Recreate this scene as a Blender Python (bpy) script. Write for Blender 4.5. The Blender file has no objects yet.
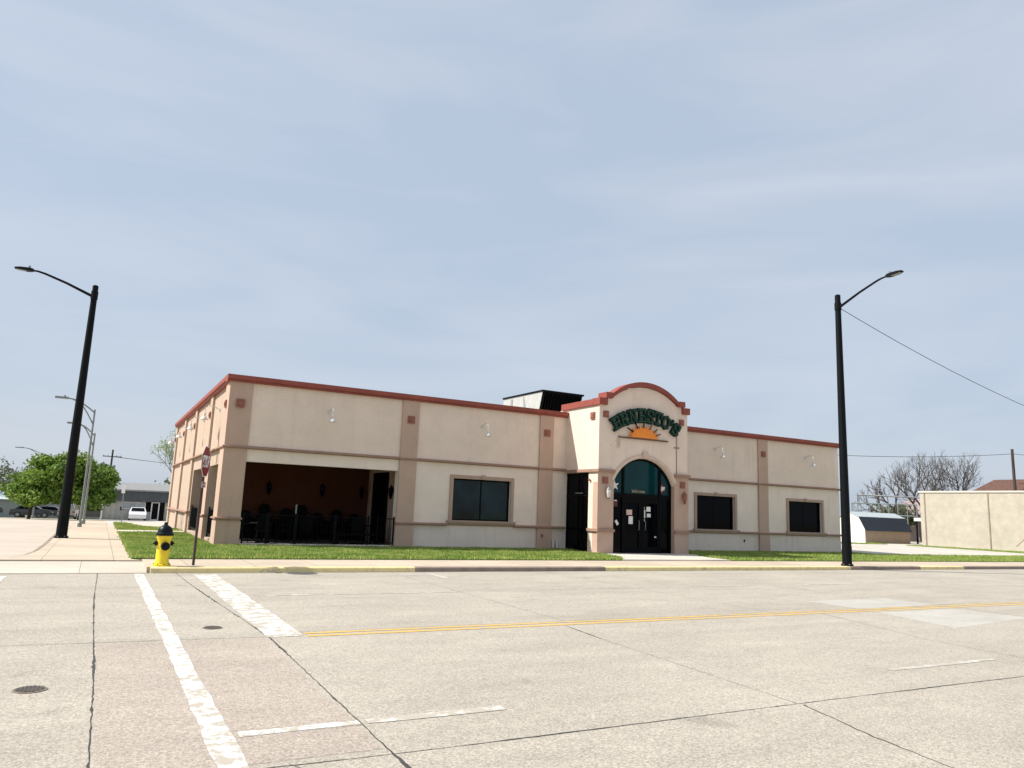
import bpy, bmesh, math, random
import numpy as np
from mathutils import Vector, Matrix
rnd = random.Random(7)
S = bpy.context.scene
COL = S.collection
rad = math.radians

# ------------------------------------------------------------------ camera
cam_d = bpy.data.cameras.new('camera'); cam = bpy.data.objects.new('camera', cam_d); COL.objects.link(cam)
Rv = Vector((0.87570944, -0.48127782, 0.03878959)); Uv = Vector((-0.11443383, -0.12882663, 0.98504243)); Fv = Vector((0.46908194, 0.8670498, 0.16788916))
m = Matrix.Identity(4)
for i in range(3):
    m[i][0] = Rv[i]; m[i][1] = Uv[i]; m[i][2] = -Fv[i]
m.translation = Vector((-3.5873, -27.652, 1.6))
cam.matrix_world = m
cam_d.sensor_fit = 'HORIZONTAL'; cam_d.sensor_width = 36; cam_d.lens = 36 * 742.58 / 1024
cam_d.clip_start = .1; cam_d.clip_end = 5000
S.camera = cam

# ------------------------------------------------------------------ light
EL, AZ = 46, 20                      # sun elevation; azimuth from -X toward +Y
sd = Vector((-math.cos(rad(EL)) * math.cos(rad(AZ)), math.cos(rad(EL)) * math.sin(rad(AZ)), math.sin(rad(EL))))
W = bpy.data.worlds.new('World'); S.world = W; W.use_nodes = True
nt = W.node_tree; N = nt.nodes; Lk = nt.links
bg = N['Background']; bg.inputs['Strength'].default_value = 0.12
sky = N.new('ShaderNodeTexSky'); sky.sky_type = 'NISHITA'; sky.sun_disc = False
sky.sun_elevation = rad(EL); sky.sun_rotation = math.atan2(sd.x, sd.y)
sky.air_density = 1.2; sky.dust_density = 2.5; sky.ozone_density = 1.5
tc = N.new('ShaderNodeTexCoord')
mp = N.new('ShaderNodeMapping'); mp.inputs['Rotation'].default_value = (0, 0, rad(20)); mp.inputs['Scale'].default_value = (1.1, 1.8, 6.5)
n1 = N.new('ShaderNodeTexNoise'); n1.inputs['Scale'].default_value = 1.5; n1.inputs['Detail'].default_value = 7; n1.inputs['Roughness'].default_value = .52; n1.inputs['Distortion'].default_value = .5
r1 = N.new('ShaderNodeValToRGB'); r1.color_ramp.elements[0].position = .38; r1.color_ramp.elements[0].color = (.0, .0, .0, 1); r1.color_ramp.elements[1].position = .66; r1.color_ramp.elements[1].color = (1, 1, 1, 1)
cm = N.new('ShaderNodeMix'); cm.data_type = 'RGBA'
CL0, CL1 = (3.15, 3.7, 4.5, 1), (3.8, 4.2, 4.85, 1)      # thin and thick parts of the veil of cloud
cm.inputs['A'].default_value = CL0; cm.inputs['B'].default_value = CL1
mx = N.new('ShaderNodeMix'); mx.data_type = 'RGBA'; mx.inputs['Factor'].default_value = .86
Lk.new(tc.outputs['Generated'], mp.inputs['Vector']); Lk.new(mp.outputs['Vector'], n1.inputs['Vector'])
Lk.new(n1.outputs['Fac'], r1.inputs['Fac']); Lk.new(r1.outputs['Color'], cm.inputs['Factor'])
Lk.new(sky.outputs['Color'], mx.inputs['A']); Lk.new(cm.outputs['Result'], mx.inputs['B']); Lk.new(mx.outputs['Result'], bg.inputs['Color'])
sl = bpy.data.lights.new('sun', 'SUN'); sl.energy = 4.8; sl.angle = rad(.8); sl.color = (1, .95, .86)
so = bpy.data.objects.new('sun', sl); COL.objects.link(so); so.rotation_euler = sd.to_track_quat('Z', 'Y').to_euler(); so.location = (0, 0, 60)
S.view_settings.view_transform = 'Standard'; S.view_settings.look = 'None'; S.view_settings.gamma = 1
S.view_settings.exposure = 0.45
S.render.engine = 'CYCLES'

# ------------------------------------------------------------------ materials
def mat(name, col, rough=.85, var=.12, scale=3, bump=0, bscale=60, metal=0, spec=.5, stretch=(1, 1, 1), col2=None, fine=0, fscale=90, emit=None, coat=0):
    M = bpy.data.materials.new(name); M.use_nodes = True
    t = M.node_tree; n = t.nodes; l = t.links; b = n['Principled BSDF']
    b.inputs['Roughness'].default_value = rough; b.inputs['Metallic'].default_value = metal
    b.inputs['Specular IOR Level'].default_value = spec; b.inputs['Coat Weight'].default_value = coat
    tc = n.new('ShaderNodeTexCoord'); mp = n.new('ShaderNodeMapping'); mp.inputs['Scale'].default_value = stretch
    l.new(tc.outputs['Object'], mp.inputs['Vector'])
    ns = n.new('ShaderNodeTexNoise'); ns.inputs['Scale'].default_value = scale; ns.inputs['Detail'].default_value = 6; ns.inputs['Roughness'].default_value = .6
    l.new(mp.outputs['Vector'], ns.inputs['Vector'])
    mr = n.new('ShaderNodeMapRange'); mr.inputs['From Min'].default_value = .3; mr.inputs['From Max'].default_value = .7
    l.new(ns.outputs['Fac'], mr.inputs['Value'])
    mixn = n.new('ShaderNodeMix'); mixn.data_type = 'RGBA'
    c = Vector(col); a = c * (1 - var); bb = c * (1 + var) if col2 is None else Vector(col2)
    mixn.inputs['A'].default_value = (*a, 1); mixn.inputs['B'].default_value = (*bb, 1)
    l.new(mr.outputs['Result'], mixn.inputs['Factor'])
    out = mixn.outputs['Result']
    if fine:
        n2 = n.new('ShaderNodeTexNoise'); n2.inputs['Scale'].default_value = fscale; n2.inputs['Detail'].default_value = 3
        l.new(tc.outputs['Object'], n2.inputs['Vector'])
        m2 = n.new('ShaderNodeMapRange'); m2.inputs['From Min'].default_value = .35; m2.inputs['From Max'].default_value = .65
        m2.inputs['To Min'].default_value = 1 - fine; m2.inputs['To Max'].default_value = 1 + fine
        l.new(n2.outputs['Fac'], m2.inputs['Value'])
        vm = n.new('ShaderNodeVectorMath'); vm.operation = 'SCALE'
        l.new(out, vm.inputs[0]); l.new(m2.outputs['Result'], vm.inputs['Scale']); out = vm.outputs['Vector']
    l.new(out, b.inputs['Base Color'])
    if bump:
        nb = n.new('ShaderNodeTexNoise'); nb.inputs['Scale'].default_value = bscale; nb.inputs['Detail'].default_value = 4
        l.new(tc.outputs['Object'], nb.inputs['Vector'])
        bp = n.new('ShaderNodeBump'); bp.inputs['Strength'].default_value = bump; bp.inputs['Distance'].default_value = .02
        l.new(nb.outputs['Fac'], bp.inputs['Height']); l.new(bp.outputs['Normal'], b.inputs['Normal'])
    if emit:
        b.inputs['Emission Color'].default_value = (*emit, 1); b.inputs['Emission Strength'].default_value = 1
    return M

def concrete(name, col, seam=None, tint=.06, speck=.16, wear=False):
    """weathered concrete: blotches, exposed stones, oil-dark wheel tracks, per-slab tone and optional sawn seams (sx, sy)"""
    M = mat(name, col, .92, .07, .35, .25, 45, fine=speck * .5, fscale=75)
    t = M.node_tree; n = t.nodes; l = t.links; b = n['Principled BSDF']
    src = b.inputs['Base Color'].links[0].from_socket
    tcn = n.new('ShaderNodeTexCoord')
    # coarser stains
    s1 = n.new('ShaderNodeTexNoise'); s1.inputs['Scale'].default_value = 1.7; s1.inputs['Detail'].default_value = 8; s1.inputs['Roughness'].default_value = .7
    mp = n.new('ShaderNodeMapping'); mp.inputs['Scale'].default_value = (.35, 1, 1)
    l.new(tcn.outputs['Object'], mp.inputs['Vector']); l.new(mp.outputs['Vector'], s1.inputs['Vector'])
    r = n.new('ShaderNodeMapRange'); r.inputs['From Min'].default_value = .35; r.inputs['From Max'].default_value = .68; r.inputs['To Min'].default_value = .86; r.inputs['To Max'].default_value = 1.04
    l.new(s1.outputs['Fac'], r.inputs['Value'])
    v1 = n.new('ShaderNodeVectorMath'); v1.operation = 'SCALE'; l.new(src, v1.inputs[0]); l.new(r.outputs['Result'], v1.inputs['Scale'])
    # small dark stones
    vo = n.new('ShaderNodeTexVoronoi'); vo.inputs['Scale'].default_value = 62; l.new(tcn.outputs['Object'], vo.inputs['Vector'])
    bw = n.new('ShaderNodeSeparateColor'); l.new(vo.outputs['Color'], bw.inputs['Color'])
    r2 = n.new('ShaderNodeMapRange'); r2.inputs['To Min'].default_value = 1 - speck * .8; r2.inputs['To Max'].default_value = 1 + speck * .6
    l.new(bw.outputs['Red'], r2.inputs['Value'])
    v2 = n.new('ShaderNodeVectorMath'); v2.operation = 'SCALE'; l.new(v1.outputs['Vector'], v2.inputs[0]); l.new(r2.outputs['Result'], v2.inputs['Scale'])
    out = v2.outputs['Vector']
    if wear:      # long faint wheel tracks and a scatter of oil drips
        for (sc, scale, lo, hi, t0) in (((.05, .8, 1), 1.0, .5, .72, .90), ((1, 1, 1), 1.3, .66, .74, .80), ((1, 1, 1), 7.0, .70, .76, .62)):
            mw = n.new('ShaderNodeMapping'); mw.inputs['Scale'].default_value = sc; l.new(tcn.outputs['Object'], mw.inputs['Vector'])
            nw = n.new('ShaderNodeTexNoise'); nw.inputs['Scale'].default_value = scale; nw.inputs['Detail'].default_value = 4; l.new(mw.outputs['Vector'], nw.inputs['Vector'])
            rw = n.new('ShaderNodeMapRange'); rw.inputs['From Min'].default_value = lo; rw.inputs['From Max'].default_value = hi; rw.inputs['To Min'].default_value = 1; rw.inputs['To Max'].default_value = t0
            l.new(nw.outputs['Fac'], rw.inputs['Value'])
            vw = n.new('ShaderNodeVectorMath'); vw.operation = 'SCALE'; l.new(out, vw.inputs[0]); l.new(rw.outputs['Result'], vw.inputs['Scale']); out = vw.outputs['Vector']
    if seam:
        sp = n.new('ShaderNodeSeparateXYZ'); l.new(tcn.outputs['Object'], sp.inputs['Vector'])
        fac = None
        fl = []
        for ax, s in zip('XY', seam):
            if not s: continue
            d = n.new('ShaderNodeMath'); d.operation = 'DIVIDE'; d.inputs[1].default_value = s; l.new(sp.outputs[ax], d.inputs[0])
            f = n.new('ShaderNodeMath'); f.operation = 'FLOOR'; l.new(d.outputs[0], f.inputs[0]); fl.append(f)
            fr = n.new('ShaderNodeMath'); fr.operation = 'FRACT'; l.new(d.outputs[0], fr.inputs[0])
            lt = n.new('ShaderNodeMath'); lt.operation = 'LESS_THAN'; lt.inputs[1].default_value = .016 / s; l.new(fr.outputs[0], lt.inputs[0])
            if fac is None: fac = lt
            else:
                mxm = n.new('ShaderNodeMath'); mxm.operation = 'MAXIMUM'; l.new(fac.outputs[0], mxm.inputs[0]); l.new(lt.outputs[0], mxm.inputs[1]); fac = mxm
        cb = n.new('ShaderNodeCombineXYZ')
        for i, f in enumerate(fl): l.new(f.outputs[0], cb.inputs[i])
        wn = n.new('ShaderNodeTexWhiteNoise'); l.new(cb.outputs[0], wn.inputs['Vector'])
        r3 = n.new('ShaderNodeMapRange'); r3.inputs['To Min'].default_value = 1 - tint; r3.inputs['To Max'].default_value = 1 + tint
        l.new(wn.outputs['Value'], r3.inputs['Value'])
        v3 = n.new('ShaderNodeVectorMath'); v3.operation = 'SCALE'; l.new(out, v3.inputs[0]); l.new(r3.outputs['Result'], v3.inputs['Scale'])
        mj = n.new('ShaderNodeMix'); mj.data_type = 'RGBA'; mj.inputs['B'].default_value = (*(Vector(col) * .45), 1)
        l.new(fac.outputs[0], mj.inputs['Factor']); l.new(v3.outputs['Vector'], mj.inputs['A']); out = mj.outputs['Result']
    l.new(out, b.inputs['Base Color'])
    return M

def worn_paint(name, col, under, thr=.47, scale=9):
    M = mat(name, col, .8, .05, 4, .1, 50)
    t = M.node_tree; n = t.nodes; l = t.links; b = n['Principled BSDF']
    src = b.inputs['Base Color'].links[0].from_socket
    tcn = n.new('ShaderNodeTexCoord')
    a = n.new('ShaderNodeTexNoise'); a.inputs['Scale'].default_value = scale; a.inputs['Detail'].default_value = 8; a.inputs['Roughness'].default_value = .72
    l.new(tcn.outputs['Object'], a.inputs['Vector'])
    r = n.new('ShaderNodeMapRange'); r.inputs['From Min'].default_value = thr - .05; r.inputs['From Max'].default_value = thr + .05
    l.new(a.outputs['Fac'], r.inputs['Value'])
    mj = n.new('ShaderNodeMix'); mj.data_type = 'RGBA'; mj.inputs['A'].default_value = (*under, 1)
    l.new(r.outputs['Result'], mj.inputs['Factor']); l.new(src, mj.inputs['B']); l.new(mj.outputs['Result'], b.inputs['Base Color'])
    return M

def stucco(name, col, stain=.16):
    M = mat(name, col, .93, .06, 1.1, .5, 55, fine=.05, fscale=40)
    t = M.node_tree; n = t.nodes; l = t.links; b = n['Principled BSDF']
    src = b.inputs['Base Color'].links[0].from_socket
    tcn = n.new('ShaderNodeTexCoord')
    mp = n.new('ShaderNodeMapping'); mp.inputs['Scale'].default_value = (3.6, 3.6, .32); l.new(tcn.outputs['Object'], mp.inputs['Vector'])
    a = n.new('ShaderNodeTexNoise'); a.inputs['Scale'].default_value = 1; a.inputs['Detail'].default_value = 7; a.inputs['Roughness'].default_value = .6
    l.new(mp.outputs['Vector'], a.inputs['Vector'])
    r = n.new('ShaderNodeMapRange'); r.inputs['From Min'].default_value = .55; r.inputs['From Max'].default_value = .82; r.inputs['To Min'].default_value = 1.0; r.inputs['To Max'].default_value = 1 - stain
    l.new(a.outputs['Fac'], r.inputs['Value'])
    v = n.new('ShaderNodeVectorMath'); v.operation = 'SCALE'; l.new(src, v.inputs[0]); l.new(r.outputs['Result'], v.inputs['Scale'])
    l.new(v.outputs['Vector'], b.inputs['Base Color'])
    return M

def leafmat(name, c1, c2, scale=.9):
    M = mat(name, c1, .7, 0, scale, 0, col2=c2)
    t = M.node_tree; n = t.nodes; l = t.links; b = n['Principled BSDF']
    src = b.inputs['Base Color'].links[0].from_socket
    tr = n.new('ShaderNodeBsdfTranslucent'); l.new(src, tr.inputs['Color'])
    ms = n.new('ShaderNodeMixShader'); ms.inputs[0].default_value = .3
    l.new(b.outputs[0], ms.inputs[1]); l.new(tr.outputs[0], ms.inputs[2]); l.new(ms.outputs[0], n['Material Output'].inputs['Surface'])
    return M

ROADC = (.41, .368, .308)
M = {
 'road': concrete('road_concrete', ROADC, speck=.34, wear=True),
 'road2': concrete('road_concrete_pale', (.45, .425, .38), speck=.14),
 'walk': concrete('sidewalk_concrete', (.52, .43, .33), seam=(1.55, 1.55), speck=.08),
 'apron': concrete('ramp_concrete', (.55, .48, .40), seam=(1.9, 0), speck=.08),
 'path': concrete('path_concrete', (.60, .55, .48), seam=(0, 1.5), speck=.08),
 'lot': concrete('lot_concrete', (.50, .43, .36), seam=(4.5, 4.5), speck=.08),
 'lotw': concrete('pale_lot_concrete', (.52, .48, .42), seam=(5, 5), speck=.06),
 'ground': mat('dry_earth', (.20, .19, .10), .95, .3, .2, .3, 8),
 'kerb': mat('kerb_concrete', (.26, .20, .16), .9, .25, 2.5, .3, 30),
 'kerby': worn_paint('kerb_yellow_paint', (.76, .62, .30), (.50, .42, .30), .43, 4),
 'tar': mat('joint_tar', (.045, .042, .04), .9, .3, 4, .2, 60),
 'seal': mat('joint_dirt', (.17, .15, .13), .95, .35, 3),
 'white': worn_paint('white_road_paint', (.74, .73, .70), ROADC, .495, 7),
 'whitef': worn_paint('faded_white_road_paint', (.60, .58, .54), ROADC, .53, 5),
 'yellow': worn_paint('yellow_road_paint', (.60, .38, .09), (.4, .34, .26), .44, 6),
 'lawnsoil': mat('lawn_soil', (.11, .17, .035), .95, .35, 1.5, .3, 30),
 'cream': stucco('cream_stucco', (.78, .635, .53)),
 'creaml': stucco('cream_stucco_lower', (.82, .69, .595)),
 'creamdirty': stucco('cream_stucco_base', (.76, .65, .57), .3),
 'tan': stucco('pink_tan_stucco', (.51, .355, .275)),
 'trim': stucco('tan_moulding', (.34, .21, .155), .3),
 'wtrim': stucco('window_surround', (.43, .30, .23)),
 'red': mat('brick_red_cornice', (.27, .058, .038), .65, .15, 2, .1, 30),
 'tile': mat('brick_red_tile', (.27, .095, .065), .65, .25, 8),
 'side': stucco('tan_side_stucco', (.47, .36, .28)),  # tan paint of the side wall
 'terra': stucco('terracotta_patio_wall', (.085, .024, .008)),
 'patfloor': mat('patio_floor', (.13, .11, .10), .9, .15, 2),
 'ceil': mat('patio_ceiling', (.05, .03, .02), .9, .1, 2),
 'roofm': mat('roof_membrane', (.45, .45, .44), .9, .1, 1),
 'black': mat('black_paint', (.003, .0035, .004), .5, .2, 6, .05, 40, spec=.1),
 'blackf': mat('black_aluminium', (.002, .002, .0025), .5, .1, 4, spec=.08),
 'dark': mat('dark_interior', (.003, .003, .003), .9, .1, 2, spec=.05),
 'glass': mat('dark_tinted_glass', (.0015, .002, .003), .05, .0, 1, spec=.06),
 'glassr': mat('reflection_glass', (.001, .004, .005), .05, 0, .8, spec=.25, col2=(.012, .030, .036)),  # patchy teal reflections put into the pane's own colour
 'teal': mat('teal_sky_glass', (.001, .030, .034), .05, .25, 1.5, spec=.2),  # reflected blue-green sky put into the base colour of the upper panes
 'paper': mat('paper', (.7, .69, .66), .8, .06, 20),
 'paperp': mat('pinkish_paper', (.6, .42, .36), .8, .1, 20),
 'redp': mat('red_sticker', (.45, .05, .05), .6, .1, 20),
 'lampw': mat('white_enamel', (.62, .59, .55), .4, .04, 5),
 'metal': mat('galvanised_steel', (.22, .25, .25), .55, .15, 6, metal=.3),
 'greysteel': mat('grey_steel', (.30, .31, .32), .6, .15, 4, metal=.3),
 'polec': mat('pole_dark_paint', (.004, .0055, .0065), .5, .2, 3, .05, 30, spec=.12),
 'sgreen': mat('sign_green', (.001, .022, .013), .5, .15, 10, spec=.15),
 'spale': mat('sign_edge', (.06, .14, .10), .5, .1, 10),
 'orange': mat('sign_orange', (.85, .25, .02), .5, .08, 6),
 'brown': mat('sign_brown', (.12, .06, .03), .6, .1, 6),
 'stop': mat('stop_red', (.20, .006, .012), .4, .08, 6),
 'signw': mat('sign_white', (.75, .75, .74), .45, .04, 6),
 'post': mat('brown_steel_post', (.055, .030, .024), .6, .25, 8),
 'hyy': mat('hydrant_yellow', (.83, .62, .01), .45, .10, 9, .05, 30, coat=.2),
 'hyb': mat('hydrant_black', (.001, .005, .006), .4, .2, 6, spec=.2),
 'bark': mat('bark', (.06, .045, .035), .95, .3, 6, .6, 12),
 'barkg': mat('grey_bark', (.085, .07, .06), .95, .3, 4, .4, 10),
 'leaf': leafmat('green_leaves', (.050, .125, .012), (.22, .33, .04), .6),
 'leafp': leafmat('pale_budding_leaves', (.17, .24, .08), (.28, .34, .14), .6),
 'hedge': leafmat('grey_green_leaves', (.10, .115, .06), (.18, .20, .12), .3),
 'woodp': mat('weathered_pole_wood', (.055, .042, .035), .9, .2, 3, stretch=(6, 6, .4)),
 'wire': mat('cable', (.03, .03, .035), .7, .1, 3),
 'tanb': concrete('tan_block_wall', (.46, .42, .345), speck=.05),
 'shedw': mat('shed_white_siding', (.74, .71, .66), .7, .05, 3),
 'shedt': mat('shed_tan_siding', (.36, .27, .19), .8, .08, 3),
 'shingle': mat('navy_shingles', (.022, .030, .048), .9, .3, 9, .3, 20, stretch=(.4, 1, 2)),
 'shingleg': mat('grey_blue_roof', (.40, .45, .47), .7, .08, 2),
 'shingleb': mat('brown_shingles', (.11, .052, .036), .9, .35, 4, .3, 15),
 'pink': mat('pink_siding', (.55, .42, .43), .8, .06, 3),
 'wood': mat('pale_siding', (.62, .56, .50), .8, .06, 3),
 'gsiding': mat('dark_grey_siding', (.075, .085, .095), .7, .2, 2, stretch=(5, 5, .3)),
 'gwall': mat('grey_ribbed_wall', (.42, .41, .37), .8, .12, 2, stretch=(4, 4, .3)),
 'lmetal': mat('pale_sheet_metal', (.42, .42, .40), .6, .1, 3),
 'groof': mat('light_metal_roof', (.25, .25, .24), .6, .07, 2),
 'carw': mat('white_car_paint', (.75, .76, .77), .3, .02, 2, coat=.6),
 'card': mat('dark_car_paint', (.03, .035, .04), .3, .05, 2, coat=.6),
 'cars': mat('silver_car_paint', (.35, .36, .37), .35, .05, 2, metal=.4, coat=.5),
 'tyre': mat('rubber', (.02, .02, .02), .85, .1, 8),
 'lightr': mat('tail_lens', (.4, .02, .02), .3, .05, 6),
 'chair': mat('dark_patio_metal', (.003, .003, .003), .6, .1, 6, spec=.08),
}

# ------------------------------------------------------------------ mesh builder
WL = {}
def wloc(o):
    v = Vector((0, 0, 0))
    while o is not None:
        v += o.location; o = o.parent
    return v
class MB:
    def __init__(s): s.v = []; s.f = []; s.m = []
    def add(s, vs, fs, mi=0):
        o = len(s.v); s.v += [tuple(v) for v in vs]; s.f += [tuple(i + o for i in f) for f in fs]; s.m += [mi] * len(fs); return s
    def box(s, x0, x1, y0, y1, z0, z1, mi=0):
        vs = [(x, y, z) for z in (z0, z1) for y in (y0, y1) for x in (x0, x1)]
        return s.add(vs, [(0, 2, 3, 1), (4, 5, 7, 6), (0, 1, 5, 4), (2, 6, 7, 3), (0, 4, 6, 2), (1, 3, 7, 5)], mi)
    def quad(s, a, b, c, d, mi=0): return s.add([a, b, c, d], [(0, 1, 2, 3)], mi)
    def tube(s, pts, rs, seg=8, mi=0, cap=True):
        pts = [Vector(p) for p in pts]
        if not isinstance(rs, (list, tuple)): rs = [rs] * len(pts)
        vs = []; 
        for i, p in enumerate(pts):
            d = (pts[min(i + 1, len(pts) - 1)] - pts[max(i - 1, 0)]); d.normalize()
            a = Vector((0, 0, 1)) if abs(d.z) < .9 else Vector((1, 0, 0))
            u = d.cross(a).normalized(); w = d.cross(u)
            for k in range(seg):
                t = 2 * math.pi * k / seg
                vs.append(p + (u * math.cos(t) + w * math.sin(t)) * rs[i])
        fs = []
        for i in range(len(pts) - 1):
            for k in range(seg):
                k2 = (k + 1) % seg
                fs.append((i * seg + k, (i + 1) * seg + k, (i + 1) * seg + k2, i * seg + k2))
        if cap:
            fs.append(tuple(range(seg))); fs.append(tuple(reversed(range((len(pts) - 1) * seg, len(pts) * seg))))
        return s.add(vs, fs, mi)
    def lathe(s, c, prof, seg=20, mi=0, axis='z'):
        vs = []; c = Vector(c)
        for (r, h) in prof:
            for k in range(seg):
                t = 2 * math.pi * k / seg; a, b = r * math.cos(t), r * math.sin(t)
                vs.append(c + (Vector((a, b, h)) if axis == 'z' else Vector((a, h, b)) if axis == 'y' else Vector((h, a, b))))
        fs = [(i * seg + k, i * seg + (k + 1) % seg, (i + 1) * seg + (k + 1) % seg, (i + 1) * seg + k) for i in range(len(prof) - 1) for k in range(seg)]
        fs += [tuple(reversed(range(seg))), tuple(range((len(prof) - 1) * seg, len(prof) * seg))]
        return s.add(vs, fs, mi)
    def prism(s, poly, fn, d0, d1, mi=0):
        """poly of 2-D points; fn(a, b, d) -> 3-D"""
        n = len(poly)
        vs = [fn(a, b, d0) for a, b in poly] + [fn(a, b, d1) for a, b in poly]
        fs = [tuple(range(n)), tuple(reversed(range(n, 2 * n)))] + [(i, i + n, (i + 1) % n + n, (i + 1) % n) for i in range(n)]
        return s.add(vs, fs, mi)
    def build(s, name, mats, parent=None, smooth=False):
        me = bpy.data.meshes.new(name)
        off = wloc(parent)
        vs = [(v[0] - off.x, v[1] - off.y, v[2] - off.z) for v in s.v]
        me.from_pydata(vs, [], s.f)
        if not isinstance(mats, (list, tuple)): mats = [mats]
        for q in mats: me.materials.append(q)
        me.polygons.foreach_set('material_index', s.m)
        if smooth:
            me.polygons.foreach_set('use_smooth', [True] * len(s.f))
        bm = bmesh.new(); bm.from_mesh(me); bmesh.ops.recalc_face_normals(bm, faces=bm.faces); bm.to_mesh(me); bm.free()
        me.update()
        o = bpy.data.objects.new(name, me); COL.objects.link(o)
        if parent is not None: o.parent = parent
        if smooth: 
            try: me.set_sharp_from_angle(angle=rad(35))
            except Exception: pass
        return o
def XZ(y=0): return lambda a, b, d: (a, d, b)
def YZ(): return lambda a, b, d: (d, a, b)
def XY(): return lambda a, b, d: (a, b, d)
def thing(name, label, cat, loc=(0, 0, 0), group=None):
    o = bpy.data.objects.new(name, None); COL.objects.link(o); o.location = loc; o.empty_display_size = .3
    o['label'] = label; o['category'] = cat
    if group: o['group'] = group
    return o
def tag(o, label, cat, group=None):
    o['label'] = label; o['category'] = cat
    if group: o['group'] = group
    return o
def struct(o): o['kind'] = 'structure'; return o
def dup(root, loc, rotz=0, label=None):
    r = root.copy(); COL.objects.link(r); r.location = loc; r.rotation_euler = (0, 0, rotz)
    if label: r['label'] = label
    for ch in list(root.children):
        c = ch.copy(); COL.objects.link(c); c.parent = r
        for g in list(ch.children):
            d = g.copy(); COL.objects.link(d); d.parent = c
    return r
def wall_holes(mb, fn, a0, a1, b0, b1, t0, t1, holes, mi=0):
    """wall in plane coords (a, b), thickness t0..t1, with rectangular holes"""
    As = sorted({a0, a1, *[h[0] for h in holes], *[h[1] for h in holes]}); Bs = sorted({b0, b1, *[h[2] for h in holes], *[h[3] for h in holes]})
    As = [a for a in As if a0 <= a <= a1]; Bs = [b for b in Bs if b0 <= b <= b1]
    def solid(i, j):
        if i < 0 or j < 0 or i >= len(As) - 1 or j >= len(Bs) - 1: return False
        ca, cb = (As[i] + As[i + 1]) / 2, (Bs[j] + Bs[j + 1]) / 2
        return not any(h[0] < ca < h[1] and h[2] < cb < h[3] for h in holes)
    for i in range(len(As) - 1):
        for j in range(len(Bs) - 1):
            if not solid(i, j): continue
            A, B, C_, D_ = As[i], As[i + 1], Bs[j], Bs[j + 1]
            for t in (t0, t1): mb.quad(fn(A, C_, t), fn(B, C_, t), fn(B, D_, t), fn(A, D_, t), mi)
            if not solid(i - 1, j): mb.quad(fn(A, C_, t0), fn(A, D_, t0), fn(A, D_, t1), fn(A, C_, t1), mi)
            if not solid(i + 1, j): mb.quad(fn(B, C_, t0), fn(B, D_, t0), fn(B, D_, t1), fn(B, C_, t1), mi)
            if not solid(i, j - 1): mb.quad(fn(A, C_, t0), fn(B, C_, t0), fn(B, C_, t1), fn(A, C_, t1), mi)
            if not solid(i, j + 1): mb.quad(fn(A, D_, t0), fn(B, D_, t0), fn(B, D_, t1), fn(A, D_, t1), mi)

def hz(y): return -.025 * min(max(0, y - 21), 110)

# ------------------------------------------------------------------ setting: ground
def sheet(name, poly, z, mt, terrain=False):
    """polygon sheet; with terrain, a strip mesh over (x0,x1,y0,y1) that follows the fall of the land"""
    mb = MB()
    if terrain:
        x0, x1, y0, y1 = poly
        ys = sorted({y0, y1, *[v for v in (21, 131) if y0 < v < y1]})
        for a, b in zip(ys, ys[1:]):
            mb.quad((x0, a, z + hz(a)), (x1, a, z + hz(a)), (x1, b, z + hz(b)), (x0, b, z + hz(b)))
    else:
        mb.add([(x, y, z) for x, y in poly], [tuple(range(len(poly)))])
    return struct(mb.build(name, mt))
sheet('ground', (-900, 900, -300, 1500), -.17, M['ground'], True)
sheet('road', [(-260, -40), (300, -40), (300, -8.5), (-260, -8.5)], -.12, M['road'])
sheet('side_street', (-34, -4.85, -6.3, 64), -.06, M['lot'], True)
sheet('far_lot', (-3.0, 26, 15.6, 69.5), .004, M['lotw'], True)
sheet('parking_lot', [(34.5, -1.0), (200, -1.0), (200, 20.5), (34.5, 20.5)], .004, M['lotw'])
# apron that slopes down to the road at the crossing
mb = MB(); mb.quad((-60, -8.5, -.112), (-2.45, -8.5, -.112), (-2.45, -6.3, -.03), (-60, -6.3, -.03)); struct(mb.build('kerb_ramp', M['apron']))
# sidewalk along the road and the one running back along the side street
struct(MB().box(-2.45, 200, -8.28, -5.9, -.3, 0).build('sidewalk', M['walk']))
mb = MB()
pl = [(-5.62, -6.28), (-5.3, -5.6), (-5.02, -4.4), (-4.9, -3), (-4.85, 0), (-4.85, 21), (-2.7, 21), (-2.7, -5.9), (-2.45, -6.28)]
mb.prism(pl, XY(), -.3, 0.003)
mb.add([(-4.85, 21, .003), (-2.7, 21, .003), (-2.7, 66, .003 + hz(66)), (-4.85, 66, .003 + hz(66))], [(0, 1, 2, 3)])
struct(mb.build('side_sidewalk', M['walk']))
# dark gap of the side kerb
mb = MB(); kp = [(-5.62, -6.28), (-5.3, -5.6), (-5.02, -4.4), (-4.9, -3), (-4.85, 0), (-4.85, 21)]
for a, b in zip(kp, kp[1:]):
    mb.add([(a[0] - .13, a[1], -.02), (a[0] - .004, a[1], -.02), (b[0] - .004, b[1], -.02), (b[0] - .13, b[1], -.02), (a[0] - .13, a[1], -.2), (b[0] - .13, b[1], -.2)], [(0, 1, 2, 3), (0, 3, 5, 4)])
struct(mb.build('side_kerb', M['kerb']))
struct(MB().box(-2.69, -.02, 9.0, 11.0, -.1, .05).build('side_path', M['path']))
# entrance path: flares toward the road
mb = MB(); mb.prism([(12.9, -5.9), (13.5, -5.2), (13.9, -4.2), (14.05, -3.0), (14.05, .3), (19.05, .3), (19.05, -3.0), (18.6, -3.6), (18.2, -4.6), (18.1, -5.9)], XY(), -.1, .045)
struct(mb.build('entrance_path', M['path']))
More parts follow.
